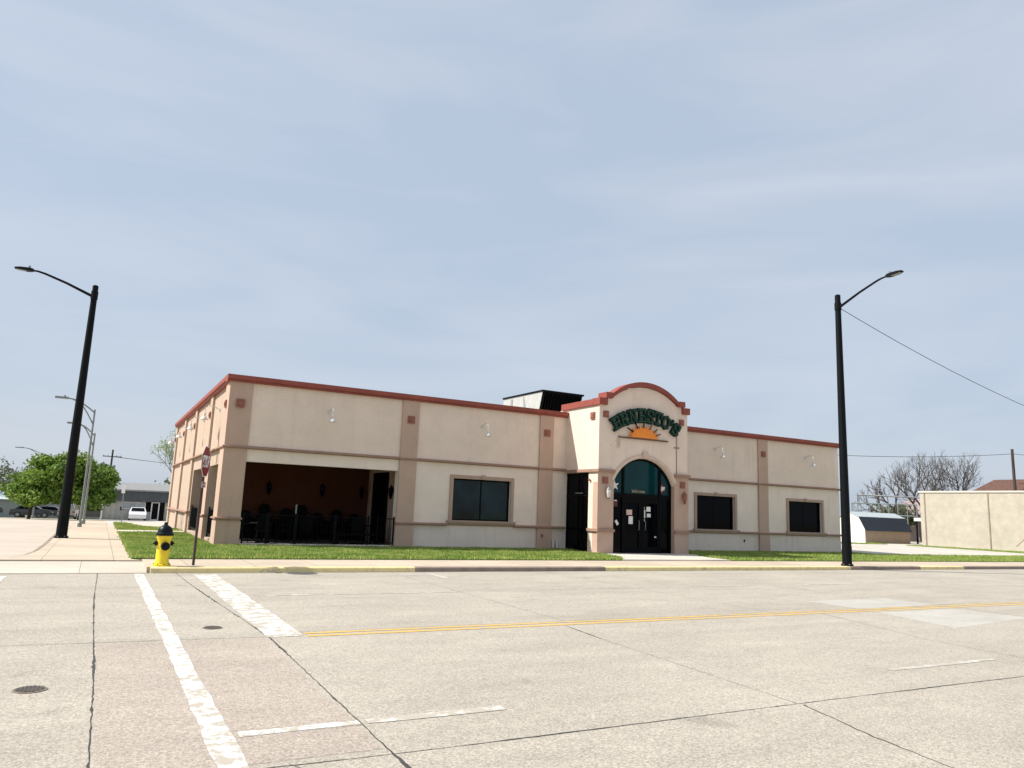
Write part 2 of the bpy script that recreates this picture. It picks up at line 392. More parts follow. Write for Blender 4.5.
# kerb along the road in painted and bare lengths
def kerb(x0, x1, mt):
    mb = MB()
    n = max(1, int((x1 - x0) / .7)); xs = [x0 + (x1 - x0) * i / n for i in range(n + 1)]
    jj = [rnd.uniform(-.008, .008) for _ in xs]
    for i in range(n):
        a, b = xs[i], xs[i + 1]; p, q = jj[i], jj[i + 1]
        sec = [(-8.505, -.14), (-8.49, -.02), (-8.46, .004), (-8.285, .006), (-8.285, -.14)]
        mb.add([(a, y + p, z) for y, z in sec] + [(b, y + q, z) for y, z in sec], [(k, k + 1, k + 6, k + 5) for k in range(4)] + [(0, 1, 2, 3, 4), (9, 8, 7, 6, 5)])
    return struct(mb.build('kerb', mt))
for x0, x1, k in [(-2.38, 4.05, 'kerby'), (4.06, 10.3, 'kerb'), (10.31, 21.7, 'kerby'), (21.71, 26, 'kerb'), (26.01, 29, 'kerby'), (29.01, 60, 'kerb'), (60.01, 160, 'kerb')]:
    kerb(x0, x1, M[k])
# gutter stain
def rough_line(name, pts, w, mt, z=-.1172, step=.09, wob=.03, seed=1):
    r = random.Random(seed); mb = MB(); P = []
    for (a, b) in zip(pts, pts[1:]):
        a, b = Vector((*a, 0)), Vector((*b, 0)); n = max(1, int((b - a).length / step))
        for i in range(n): P.append(a.lerp(b, i / n))
    P.append(Vector((*pts[-1], 0)))
    L = []; R_ = []; w = w * .62
    for i, p in enumerate(P):
        d = (P[min(i + 1, len(P) - 1)] - P[max(0, i - 1)]).normalized(); nn = Vector((-d.y, d.x, 0))
        c = p + nn * r.uniform(-wob, wob); ww = w * (r.uniform(.45, 1.1) + (r.uniform(.6, 1.6) if wob > .01 and r.random() < .06 else 0)) / 2 if wob else w / 2; ww *= .55 + .75 * max(0, math.sin(i * .11 + seed) + .4 * math.sin(i * .37 + seed * 2)) if wob > .009 else 1; c = p + nn * (r.uniform(-wob, wob) * .45 + wob * 1.3 * math.sin(i * .05 + seed))
        L.append(c + nn * ww); R_.append(c - nn * ww)
    n = len(P)
    mb.add([(v.x, v.y, z) for v in L + R_], [(i, i + n, i + n + 1, i + 1) for i in range(n - 1)])
    return struct(mb.build(name, mt))
RL = rough_line
RL('road_joint', [(-3.45, -8.6), (-3.46, -17.4), (-3.43, -40)], .035, M['tar'], wob=.012, seed=2)
RL('road_joint', [(-1.85, -8.6), (-1.72, -12), (-1.5, -17.5), (-1.55, -22.5), (-1.55, -40)], .04, M['tar'], wob=.015, seed=3)
RL('road_joint', [(-60, -22.3), (-10, -22.3), (-3.45, -22.3), (-1.5, -22.38), (6.3, -22.44), (80, -22.5)], .032, M['tar'], wob=.01, seed=4)
RL('road_joint', [(-60, -17.3), (-4.37, -17.28), (-1.5, -17.45)], .022, M['seal'], wob=.008, seed=5)
RL('road_joint', [(-1.5, -17.2), (60, -17.25)], .018, M['seal'], wob=.004, seed=25)
RL('road_joint', [(2.95, -17.6), (2.78, -18.8)], .04, M['tar'], wob=.012, seed=6)
RL('road_joint', [(2.78, -18.8), (2.5, -22.4)], .014, M['seal'], wob=.008, seed=7)
RL('road_crack', [(2.5, -22.44), (2.2, -23.4), (2.05, -24.2), (1.9, -26)], .03, M['tar'], step=.1, wob=.02, seed=8)
RL('road_joint', [(8.8, -17.6), (8.5, -18.6)], .04, M['tar'], wob=.01, seed=9)
RL('road_joint', [(8.5, -18.6), (7.9, -20.3), (7.7, -22.4)], .018, M['seal'], wob=.008, seed=10)
RL('road_joint', [(13.2, -17.8), (13.0, -22.4)], .018, M['seal'], wob=.008, seed=11)
for i, x in enumerate((3.3, 8.0, 12.6, 17.2, 21.8, 26.4, 31, 35.6)):
    RL('road_joint', [(x, -8.6), (x - .1, -17.2)], .016, M['seal'], wob=.006, seed=12 + i)
RL('road_joint', [(-60, -12.9), (80, -12.95)], .014, M['seal'], wob=.005, seed=30)
RL('road_crack', [(8.9, -16.9), (10.4, -17.5), (12.9, -17.15), (16, -17.0), (19, -16.6)], .022, M['seal'], step=.2, wob=.03, seed=31)
RL('road_crack', [(-2.3, -22.33), (-2.0, -22.9), (-1.6, -23.2)], .012, M['seal'], step=.1, wob=.02, seed=32)
RL('gutter_line', [(-60, -8.62), (160, -8.62)], .1, mat('gutter_silt', (.36, .32, .27), .95, .2, 1), z=-.1178, step=.8, wob=.02, seed=33)
# paler repair slabs
sheet('repair_slab', [(10.35, -15.94), (13.1, -15.9), (13.2, -17.2), (10.4, -17.2)], -.1186, M['road2'])
sheet('repair_slab', [(10.3, -17.75), (12.8, -17.72), (13.1, -19.1), (9.75, -19.6)], -.1186, M['road2'])
# reddish stained slab by the crossing
sheet('stained_slab', [(-3.42, -17.5), (-1.56, -17.5), (-1.6, -22.25), (-3.42, -22.25)], -.1187, concrete('road_concrete_warm', (.405, .345, .29), speck=.34, wear=True))
def strip(name, x0, x1, y0, y1, mt, z=-.1158):
    mb = MB(); nx = max(1, int((x1 - x0) / .3)); ny = max(1, int((y1 - y0) / .3)); r = random.Random(int(x0 * 10 + y0 * 100))
    n = max(nx, ny)
    if nx >= ny: P = [((x0 + (x1 - x0) * i / n), y0 + r.uniform(-.012, .012), y1 + r.uniform(-.012, .012)) for i in range(n + 1)]; vs = [(a, b, z) for a, b, c in P] + [(a, c, z) for a, b, c in P]
    else: P = [((y0 + (y1 - y0) * i / n), x0 + r.uniform(-.012, .012), x1 + r.uniform(-.012, .012)) for i in range(n + 1)]; vs = [(b, a, z) for a, b, c in P] + [(c, a, z) for a, b, c in P]
    mb.add(vs, [(i, i + 1, i + n + 2, i + n + 1) for i in range(n)])
    return struct(mb.build(name, mt))
strip('crosswalk_line', -2.72, -2.53, -24, -8.7, M['white'])
strip('crosswalk_line', -5.28, -5.06, -24, -9.1, M['white'])
strip('stop_line', -1.5, -1.03, -17.5, -8.95, worn_paint('stop_line_paint', (.74, .73, .70), ROADC, .515, 6))
strip('centre_line', -1.0, 80, -17.36, -17.26, M['yellow'])
strip('centre_line', -1.0, 80, -17.58, -17.48, M['yellow'])
strip('lane_line', -2.48, -1.56, -21.62, -21.5, M['white'])
strip('lane_line', -1.5, -.25, -21.62, -21.5, M['whitef'])
strip('lane_line', 5.0, 7.2, -21.68, -21.58, M['whitef'])
strip('lane_line', -.9, 3.2, -13.15, -13.05, M['whitef'])
for x in (5.5, 9.2, 13.6, 19, 25): strip('lane_line', x, x + 2.6, -12.95, -12.85, M['whitef'])
strip('lane_line', 4.15, 4.3, -10.2, -8.75, M['whitef'])
strip('lane_line', 2.6, 4.0, -9.5, -9.4, M['whitef'])
# lawns
def lawn(name, poly, z=.03):
    mb = MB(); mb.prism(poly, XY(), -.12, z); return struct(mb.build(name, M['lawnsoil']))
LAWNS = [[(-2.69, -5.88), (12.85, -5.88), (13.45, -5.2), (13.85, -4.2), (14.0, -3.0), (14.0, -.08), (-.03, -.08), (-.03, 8.98), (-2.69, 8.98)],
         [(18.15, -5.88), (80, -5.88), (80, -2.2), (56, -1.9), (46, -1.7), (33.0, -1.5), (33.0, .6), (32.5, .6), (32.5, -.08), (19.3, -.08), (19.1, -3.0), (18.65, -3.6), (18.25, -4.6)],
         [(-2.69, 11.02), (-.03, 11.02), (-.03, 14.0), (-1.5, 16.0), (-2.1, 20.9), (-2.69, 20.9)],
         [(54.0, -1.0), (56.9, -1.0), (56.9, 11.8), (55.5, 11.8), (55.2, 6)],
         [(38, 13.6), (55.5, 13.4), (55.5, 14.4), (38, 14.6)]]
for l in LAWNS: lawn('lawn', l)
def inside(x, y, poly):
    c = False; j = len(poly) - 1
    for i in range(len(poly)):
        xi, yi = poly[i]; xj, yj = poly[j]
        if (yi > y) != (yj > y) and x < (xj - xi) * (y - yi) / (yj - yi) + xi: c = not c
        j = i
    return c
def grass(poly, n, name='grass'):
    r = np.random.RandomState(3 + n)
    P = np.array(poly); lo = P.min(0); hi = P.max(0); pts = []
    xy = lo + r.rand(n * 3, 2) * (hi - lo)
    for q in xy:
        if inside(q[0], q[1], poly): pts.append(q)
        if len(pts) >= n: break
    pts = np.array(pts); k = len(pts); pts = pts + r.normal(size=pts.shape) * .045
    # thin where the turf is worn
    clump = np.sin(pts[:, 0] * 2.1) * np.sin(pts[:, 1] * 2.7 + 1) + .6 * np.sin(pts[:, 0] * 5.3 + pts[:, 1] * 4.1)
    h = (.055 + .035 * r.rand(k)) * (1 + .22 * clump); w = .016 + .012 * r.rand(k)
    a = r.rand(k) * math.pi; le = (r.rand(k, 2) - .5) * .07
    V = np.zeros((k, 3, 3)); dx = np.cos(a) * w; dy = np.sin(a) * w
    V[:, 0, 0] = pts[:, 0] - dx; V[:, 0, 1] = pts[:, 1] - dy; V[:, 1, 0] = pts[:, 0] + dx; V[:, 1, 1] = pts[:, 1] + dy
    V[:, 0:2, 2] = .028; V[:, 2, 0] = pts[:, 0] + le[:, 0]; V[:, 2, 1] = pts[:, 1] + le[:, 1]; V[:, 2, 2] = .03 + h
    me = bpy.data.meshes.new(name); me.from_pydata(V.reshape(-1, 3).tolist(), [], np.arange(3 * k).reshape(-1, 3).tolist())
    me.materials.append(M['grassb']); o = bpy.data.objects.new(name, me); COL.objects.link(o); o['kind'] = 'stuff'
    return o
M['grassb'] = leafmat('grass_blades', (.15, .28, .03), (.47, .50, .15), 1.4)
for l, n in zip(LAWNS, (75000, 60000, 7000, 6000, 5000)):
    o = grass(l, n); o['label'] = 'short green grass of the lawn'

# ------------------------------------------------------------------ restaurant
H = 5.74; L = 32.17; D = 21.2; EX0, EX1, EY = 14.2, 18.97, -2.5
B = thing('restaurant_building', 'long low cream stucco restaurant with brick-red cornice and arched corner-lot entrance', 'building', (0, 0, 0))
WIN = [(8.85, 11.5, 1.13, 2.8), (21.78, 24.28, 1.08, 2.69), (28.13, 30.68, 1.07, 2.66)]
mb = MB()
wall_holes(mb, XZ(), .11, L, 0, H, 0, .35, [(.81, 6.5, .1, 2.95)] + WIN + [(EX0 + .3, EX1 - .2, 0, 3.2)])
mb.box(.11, L, .001, .349, -.4, -.001)
mb.build('front_wall', M['creaml'], B)
# paler clean upper field (panels between pilasters) 12 mm proud
for a, b in [(.81, 6.5), (7.18, 12.82), (13.49, EX0), (EX1, 25.94), (26.59, 31.85)]: MB().box(a, b, -.012, -.001, 3.5, H).build('upper_panel', M['cream'], B)
for a, b in [(7.25, 12.85), (13.5, EX0), (EX1, 25.94), (26.59, L - .002)]: MB().box(a, b, -.012, -.001, -.3, .86).build('plinth', M['creamdirty'], B)
# side wall, x = 0
SX = .11
mb = MB()
wall_holes(mb, YZ(), .35, D, 0, H, SX, .5, [(.95, 3.6, .15, 2.87), (4.6, 9.9, .15, 2.87)])
mb.build('side_wall', M['side'], B)
MB().box(L - .3, L, .35, D, -.3, H).build('east_wall', M['creaml'], B)
MB().box(.5, L - .3, D - .3, D, -.3, H).build('rear_wall', M['creaml'], B)
MB().box(.5, L - .3, .35, D - .3, 5.2, 5.3).build('roof', M['roofm'], B)
# pilasters
def pil_front(a, b, z1=H, z0=0): 
    mb = MB(); mb.box(a, b, -.09, -.0125, z0 - .3, z1); mb.box(a - .02, b + .02, -.12, -.0915, z0 - .3, .86); return mb
for a, b in [(6.5, 7.2), (12.82, 13.5), (25.93, 26.6)]: pil_front(a, b).build('pilaster', M['tan'], B)
MB().box(.105, .8, -.06, -.0125, -.3, H).box(.02, .104, -.06, .93, -.3, H).box(0, .82, -.08, -.0605, -.3, .86).box(0, .0195, -.0600, .95, -.3, .86).build('corner_pilaster', M['tan'], B)
for a, b in [(4.55, 5.25), (10.2, 10.9), (15.4, 16.1), (20.55, 21.25)]:
    mb = MB(); z0 = 2.88 if a < 5 else -.3
    mb.box(.02, SX - .001, a, b, z0, H)
    mb.build('pilaster', M['side'], B)
mb = MB(); mb.box(0, .499, 3.605, 4.595, -.3, .86); mb.box(.02, .499, 3.605, 4.595, .86, 2.86)
mb.build('patio_column', M['tan'], B)
# mouldings
def moulding(z, d, hgt, nm, gapsf, x0=0, x1=L):
    for a, b in gapsf:
        mb = MB(); mb.prism([(-.013, z), (-d, z + .03), (-d, z + hgt - .03), (-.013, z + hgt)], lambda y, zz, x: (x, y, zz), a, b)
        mb.build(nm, M['trim'], B)
moulding(3.38, .15, .11, 'mid_moulding', [(-.04, EX0), (EX1, L + .1)])
moulding(.9, .17, .11, 'low_moulding', [(-.06, .84), (6.46, 8.62), (11.68, EX0), (EX1, 21.52), (24.52, 27.86), (30.92, L + .1)])
mb = MB()
mb.prism([(SX - .002, 3.38), (-.04, 3.41), (-.04, 3.46), (SX - .002, 3.49)], lambda x, zz, y: (x, y, zz), -.011, D)
mb.build('mid_moulding', M['trim'], B)
for a, b in [(-.011, .99), (3.56, 4.63), (9.9, D)]:
    mb = MB(); mb.prism([(SX - .002, .9), (-.06, .93), (-.06, .98), (SX - .002, 1.01)], lambda x, zz, y: (x, y, zz), a, b)
    mb.build('low_moulding', M['trim'], B)
# cornice
mb = MB()
def corn_front(a, b, mb=mb):
    mb.prism([(-.14, H), (-.14, H + .06), (-.2, H + .075), (-.2, H + .235), (.34, H + .235), (.34, H)], lambda y, z, x: (x, y, z), a, b)
corn_front(-.1, EX0); corn_front(EX1, L + .15)
mb.build('cornice', M['red'], B)
mb = MB(); mb.prism([(-.04, H), (-.04, H + .06), (-.1, H + .075), (-.1, H + .23), (.4, H + .23), (.4, H)], lambda x, z, y: (x, y, z), .341, D + .1)
mb.build('cornice', M['red'], B)
mb = MB(); mb.box(L - .3, L + .15, .341, D + .1, H, H + .23); mb.box(.401, L - .301, D - .35, D + .1, H, H + .23); mb.build('cornice', M['red'], B)
# tiles
def tile(x, z, y=-.09, s=.145, nx=True):
    mb = MB()
    if nx: mb.box(x - s, x + s, y - .05, y - .001, z - s, z + s); mb.box(x - s + .07, x + s - .07, y - .075, y - .0505, z - s + .07, z + s - .07)
    else: mb.box(y - .05, y - .001, x - s, x + s, z - s, z + s); mb.box(y - .075, y - .0505, x - s + .07, x + s - .07, z - s + .07, z + s - .07)
    mb.build('accent_tile', M['tile'], B)
for x in (.41, 6.86, 13.16, 26.26): tile(x, 4.98)
for y in (.5, 4.9, 10.55, 15.75, 20.9): tile(y, 4.98, .02, .13, False)
# windows
for (a, b, c, d) in WIN:
    t = .14
    fr = MB()
    fr.box(a - t, a - .001, -.06, -.0125, c, d + t); fr.box(b + .001, b + t, -.06, -.0125, c, d + t); fr.box(a, b, -.06, -.0125, d + .001, d + t)
    fr.box((a + b) / 2 - .09, (a + b) / 2 + .09, -.09, -.0605, d + .01, d + t + .04)
    w = MB().box(a + .001, b - .001, .10, .16, c + .001, c + .06).box(a + .001, b - .001, .10, .16, d - .06, d - .001).box(a + .001, a + .06, .10, .16, c + .061, d - .061).box(b - .06, b - .001, .10, .16, c + .061, d - .061)
    w.box((a + b) / 2 - .03, (a + b) / 2 + .03, .11, .15, c + .061, d - .061)
    wo = w.build('window', M['blackf'], B)
    fr.build('surround', M['wtrim'], wo)
    MB().prism([(-.001 - .012, c - .2), (-.1, c - .17), (-.16, c - .06), (-.16, c - .001), (-.013, c - .001)], lambda y, z, x: (x, y, z), a - t - .08, b + t + .08).build('sill', M['wtrim'], wo)
    MB().box(a + .06, b - .06, .125, .135, c + .06, d - .06).build('pane', M['glass'] if a > 15 else M['glassr'], wo)
# goose-neck wall lamps
def wall_lamp(x, y, z, ax):
    """mount point, ax = outward axis"""
    dx, dy = ax
    e = lambda s, h, lat=0: (x + dx * s + lat * dy * -1, y + dy * s + lat * dx, z + h)
    mb = MB(); mb.tube([e(.001, 0), e(.04, 0)], .075, 12)
    mb.tube([e(.04, 0), e(.2, .1), e(.42, .12), e(.52, .02), e(.54, -.16)], .016, 8)
    o = mb.build('wall_lamp', M['lampw'], B, True)
    MB().lathe(e(.54, -.44), [(.15, 0), (.145, .02), (.1, .09), (.05, .14), (.04, .26), (.02, .3)], 16).build('lamp_shade', M['lampw'], o, True)
for x in (3.62, 10.05, 23.0, 29.5): wall_lamp(x, -.013, 5.0, (0, -1))
for y in (2.75, 7.7, 13.1, 18.3): wall_lamp(SX - .001, y, 5.0, (-1, 0))
# patio recess
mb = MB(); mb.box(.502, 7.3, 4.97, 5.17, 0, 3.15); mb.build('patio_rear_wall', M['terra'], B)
MB().box(.51, 6.94, 4.94, 4.969, .06, .85).build('dark_wall_panel', M['dark'], B)  # added black panel, deepens the darkness behind the patio furniture
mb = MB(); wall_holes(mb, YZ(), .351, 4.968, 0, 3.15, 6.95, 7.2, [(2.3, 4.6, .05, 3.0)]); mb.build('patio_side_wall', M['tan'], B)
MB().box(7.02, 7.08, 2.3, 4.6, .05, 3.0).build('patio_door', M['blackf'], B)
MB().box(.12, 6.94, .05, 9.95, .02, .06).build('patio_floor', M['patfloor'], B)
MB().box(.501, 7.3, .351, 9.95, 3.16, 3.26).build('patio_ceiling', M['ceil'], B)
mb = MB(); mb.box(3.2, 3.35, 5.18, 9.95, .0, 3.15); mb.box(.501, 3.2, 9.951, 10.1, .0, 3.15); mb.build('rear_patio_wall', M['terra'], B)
def lantern(x, y, z, ax, mt, glassm):
    dx, dy = ax; mb = MB()
    mb.lathe((x + dx * .14, y + dy * .14, z), [(.03, -.28), (.07, -.22), (.02, -.2), (.018, .13)], 10); mb.lathe((x + dx * .14, y + dy * .14, z), [(.11, .12), (.05, .2), (.015, .28)], 10)
    mb.tube([(x, y, z + .05), (x + dx * .08, y + dy * .08, z + .22), (x + dx * .14, y + dy * .14, z + .27)], .012, 6)
    o = mb.build('wall_lantern', mt, B)
    MB().lathe((x + dx * .14, y + dy * .14, z), [(.06, -.2), (.1, .0), (.1, .115)], 10).build('lantern_glass', glassm, o)
for x in (2.6, 4.85, 6.6): lantern(x, 4.97, 2.15, (0, -1), M['black'], M['glass'])
lantern(6.95, 1.6, 2.15, (-1, 0), M['black'], M['glass'])

# entrance block
cx = (EX0 + EX1) / 2; hw = 1.62; zs = 2.9; rise = 1.1; Rr = (hw * hw + rise * rise) / (2 * rise)
def arc(cx_, hw_, zs_, rise_, n=24):
    R0 = (hw_ * hw_ + rise_ * rise_) / (2 * rise_); zc = zs_ + rise_ - R0; a = math.asin(min(1, hw_ / R0))
    if rise_ > hw_: a = math.pi - a
    return [(cx_ + R0 * math.sin(-a + 2 * a * i / n), zc + R0 * math.cos(-a + 2 * a * i / n)) for i in range(n + 1)]
inner = arc(cx, hw, zs, rise)
topc = arc(cx, 1.78, 6.40, .66)
def slabpoly(zlow): return None
mb = MB()
# lower (pink) part of the two piers and upper cream field
zb = 3.36
for x0, x1 in ((EX0, cx - hw), (cx + hw, EX1)): MB().box(x0, x1, EY, EY + .35, -.2, zs).build('entrance_pier_core', M['tan'], B)
mb = MB()
poly = [(EX0, zs + .001), (EX0, 6.1), (EX0 + .3, 6.1), (EX0 + .3, 6.4)] + [(x, z) for x, z in topc] + [(EX1 - .3, 6.4), (EX1 - .3, 6.1), (EX1, 6.1), (EX1, zs + .001)] + list(reversed(inner))
# move inner endpoints up by 1 mm to rest on piers
mb.prism(poly, XZ(), EY, EY + .35); mb.build('entrance_gable', M['cream'], B)
mb = MB()
for x0, x1 in ((EX0 - .03, cx - hw + .0), (cx + hw, EX1 + .03)):
    MB().box(x0, x1, EY - .05, EY - .001, -.2, .9).box(x0, x1, EY - .03, EY - .001, .9, zb).build('entrance_pier', M['tan'], B)
# side walls of the block (the east one closed, the west one with a passage)
MB().box(EX1 - .3, EX1, EY + .351, -.014, -.2, 6.1).build('entrance_east_wall', M['cream'], B)
mb = MB(); wall_holes(mb, YZ(), EY + .351, -.014, -.2, 6.1, EX0, EX0 + .3, [(-1.82, -.01, -.3, 3.3)]); mb.build('entrance_west_wall', M['cream'], B)
mb = MB(); mb.box(EX0, EX0 + .3, 0, .6, H + .24, 6.1); mb.box(EX1 - .3, EX1, 0, .6, H + .24, 6.1); mb.box(EX0, EX1, .6, .8, 5.3, 6.1); mb.build('entrance_parapet', M['cream'], B)
MB().box(EX0 + .3, EX1 - .3, EY + .351, .6, 5.5, 5.6).build('entrance_roof', M['roofm'], B)
MB().box(EX0 + .301, EX1 - .301, EY + .36, .349, 4.15, 4.2).build('entrance_ceiling', M['dark'], B)
# dark screen doors filling the west passage
mb = MB(); mb.box(EX0 + .12, EX0 + .16, -1.8, -.02, .05, 3.3); mb.build('side_glazing', M['glass'], B)
mb = MB()
for y in (-1.8, -.95, -.1): mb.box(EX0 + .09, EX0 + .119, y + .002, y + .07, .05, 3.299)
for z in (.06, 2.3, 3.2): mb.box(EX0 + .08, EX0 + .088, -1.798, -.03, z, z + .07)
mb.build('side_door_frame', M['blackf'], B)
MB().box(EX0 + 0.02, EX0 + .05, -1.35, -.8, 2.42, 2.46).build('door_closer', M['metal'], B)
# trims of the block
def ring(mb, cx_, hw_, zs_, rise_, t, y0, y1, n=24):
    A = arc(cx_, hw_, zs_, rise_, n); Bq = arc(cx_, hw_ + t, zs_, rise_ + t, n)
    mb.prism(A + list(reversed(Bq)), XZ(), y0, y1)
mb = MB(); ring(mb, cx, hw + .001, zs + .12, rise - .1, .13, EY - .055, EY - .001)
mb.box(cx - .13, cx + .13, EY - .09, EY - .056, 4.03, 4.3)
mb.build('arch_moulding', mat('arch_stucco', (.62, .48, .39), .9, .1, 3, .2), B)
for z, h in ((3.31, .12), (.9, .11)):
    for s_, x0, x1 in ((0, EX0 - .08, cx - hw + (.0 if z > 2 else .02)), (1, cx + hw - (0 if z > 2 else .02), EX1 + .08)):
        mb = MB(); mb.box(x0, x1, EY - .13, EY - .0505, z, z + h)
        if s_ == 0: mb.box(EX0 - .08, EX0 - .001, EY - .05, EY + .68 if z < 2 else -.16, z, z + h)
        else: mb.box(EX1 + .001, EX1 + .08, EY - .05, -.16, z, z + h)
        mb.build('entrance_moulding', M['trim'], B)
mb = MB()
TC = arc(cx, 1.80, 6.42, .66); TO = arc(cx, 1.95, 6.46, .82)
mb.prism(TC + list(reversed(TO)), XZ(), EY - .12, EY + .42)
mb.box(EX0 + .24, cx - 1.80, EY - .15, EY + .44, 6.4, 6.64); mb.box(cx + 1.80, EX1 - .24, EY - .15, EY + .44, 6.4, 6.64)
mb.box(EX0 - .08, EX0 + .34, EY - .12, EY + .419, 6.1, 6.38); mb.box(EX1 - .34, EX1 + .06, EY - .12, EY + .419, 6.1, 6.38)
mb.box(EX0 - .08, EX0 + .36, EY + .42, .33, 6.1, 6.36); mb.box(EX1 - .36, EX1 + .08, EY + .42, .33, 6.1, 6.36); mb.box(EX0 + .361, EX1 - .361, .55, .85, 6.1, 6.36)
mb.build('entrance_cornice', M['red'], B)
for x in (EX0 + .32, EX1 - .36): tile(x, 5.72, EY, .135); 
for x in (EX0 + .32, EX1 - .32): tile(x, 2.98, EY - .03, .135)
tile(-2.06, 5.66, EX0, .15, False); tile(-1.95, 2.98, EX0, .02, False)
lantern(EX0 + .42, EY - .03, 2.48, (0, -1), M['metal'], M['lampw']); lantern(EX1 - .3, EY - .03, 2.44, (0, -1), M['tile'], M['tile'])
# arched glazing
gy = EY + .22
mb = MB(); g = arc(cx, hw - .07, zs, rise - .07)
mb.prism([(cx - hw + .07, 2.42), (cx + hw - .07, 2.42)] + list(reversed(g)), XZ(), gy, gy + .02)
gd = MB().box(cx - hw + .07, cx + hw - .07, gy, gy + .02, .06, 2.36).build('entrance_glazing', M['glass'], B)
mb.build('arched_transom_glass', M['teal'], gd)
mb = MB(); A_ = arc(cx, hw - .002, zs, rise - .002); Bq = arc(cx, hw - .09, zs, rise - .09)
mb.prism(A_ + list(reversed(Bq)), XZ(), gy - .05, gy - .002)
fy0, fy1 = gy - .05, gy - .002
for x in (cx - hw + .002, cx + hw - .092): mb.box(x, x + .09, fy0, fy1, .05, zs - .001)
for x in (cx - 1.02, cx + .94): mb.box(x, x + .1, fy0 - .01, fy1, .05, 3.85 if abs(x - cx) > 5 else 3.68)
mb.box(cx - hw + .093, cx + hw - .093, fy0 + .012, fy1, 2.3, 2.5)
mb.box(cx - .04, cx + .04, fy0 + .004, fy1, .05, 2.3); mb.box(cx - .92, cx + .94, fy0 + .008, fy1, .05, .3)
mb.box(cx - .92, cx + .94, fy0 + .006, fy1, 2.12, 2.29)
for x in (cx - .9, cx - .14, cx + .05, cx + .84): mb.box(x, x + .09, fy0 + .0, fy1, .301, 2.119)
fo = mb.build('entrance_frame', M['blackf'], B)
for x in (cx - .17, cx + .17): MB().tube([(x, fy0 - .001, 1.0), (x, fy0 - .06, 1.02), (x, fy0 - .06, 1.38), (x, fy0 - .001, 1.4)], .012, 8).build('door_handle', M['metal'], fo)
def note(x, z, w, h, mt, nm='door_notice', tilt=0):
    mb = MB(); c, s = math.cos(tilt), math.sin(tilt)
    P = [(x + a * c - b * s, z + a * s + b * c) for a, b in ((-w / 2, -h / 2), (w / 2, -h / 2), (w / 2, h / 2), (-w / 2, h / 2))]
    mb.prism(P, XZ(), gy - .008, gy - .001); return mb.build(nm, mt, gd)
for a in [(15.97, 1.72, .3, .22, M['paperp']), (16.05, 1.4, .22, .32, M['paper']), (16.72, 1.68, .2, .34, M['paper']), (16.7, 1.93, .16, .1, M['paper'], 'door_notice', -.3), (16.99, 1.88, .22, .2, M['paper']), (17.01, 1.62, .2, .15, M['paper']), (16.72, 1.42, .14, .1, M['paper']),
          (15.2, 2.05, .3, .22, mat('dark_red_notice', (.08, .015, .015), .6)), (15.33, 1.28, .12, .22, M['paper'], 'door_notice', .6), (15.25, 2.3 - .12, .14, .05, M['paper']), (17.4, .72, .16, .06, M['paper'])]: note(*a)
# white star and red-white rosette stickers in the side lights
def star(x, z, r0, mt, nm, k=5, inn=.4, ph=0):
    P = []
    for i in range(2 * k):
        t = math.pi / 2 + math.pi * i / k + ph; q = r0 if i % 2 == 0 else r0 * inn
        P.append((x + q * math.cos(t), z + q * math.sin(t)))
    MB().prism(P, XZ(), gy - .012, gy - .003).build(nm, mt, gd)
star(15.2, 2.8, .24, M['paper'], 'star_sticker', 5, .36, .15)
star(17.72, 2.78, .2, M['redp'], 'rosette_sticker', 6, .5); 
for i in range(4):
    MB().prism([(17.62 + .06 * i, 2.66 + .03 * i), (17.66 + .06 * i, 2.64 + .03 * i), (17.70 + .06 * i, 2.84), (17.66 + .06 * i, 2.88)], XZ(), gy - .02, gy - .013).build('sticker_stripe', M['paper'], gd)
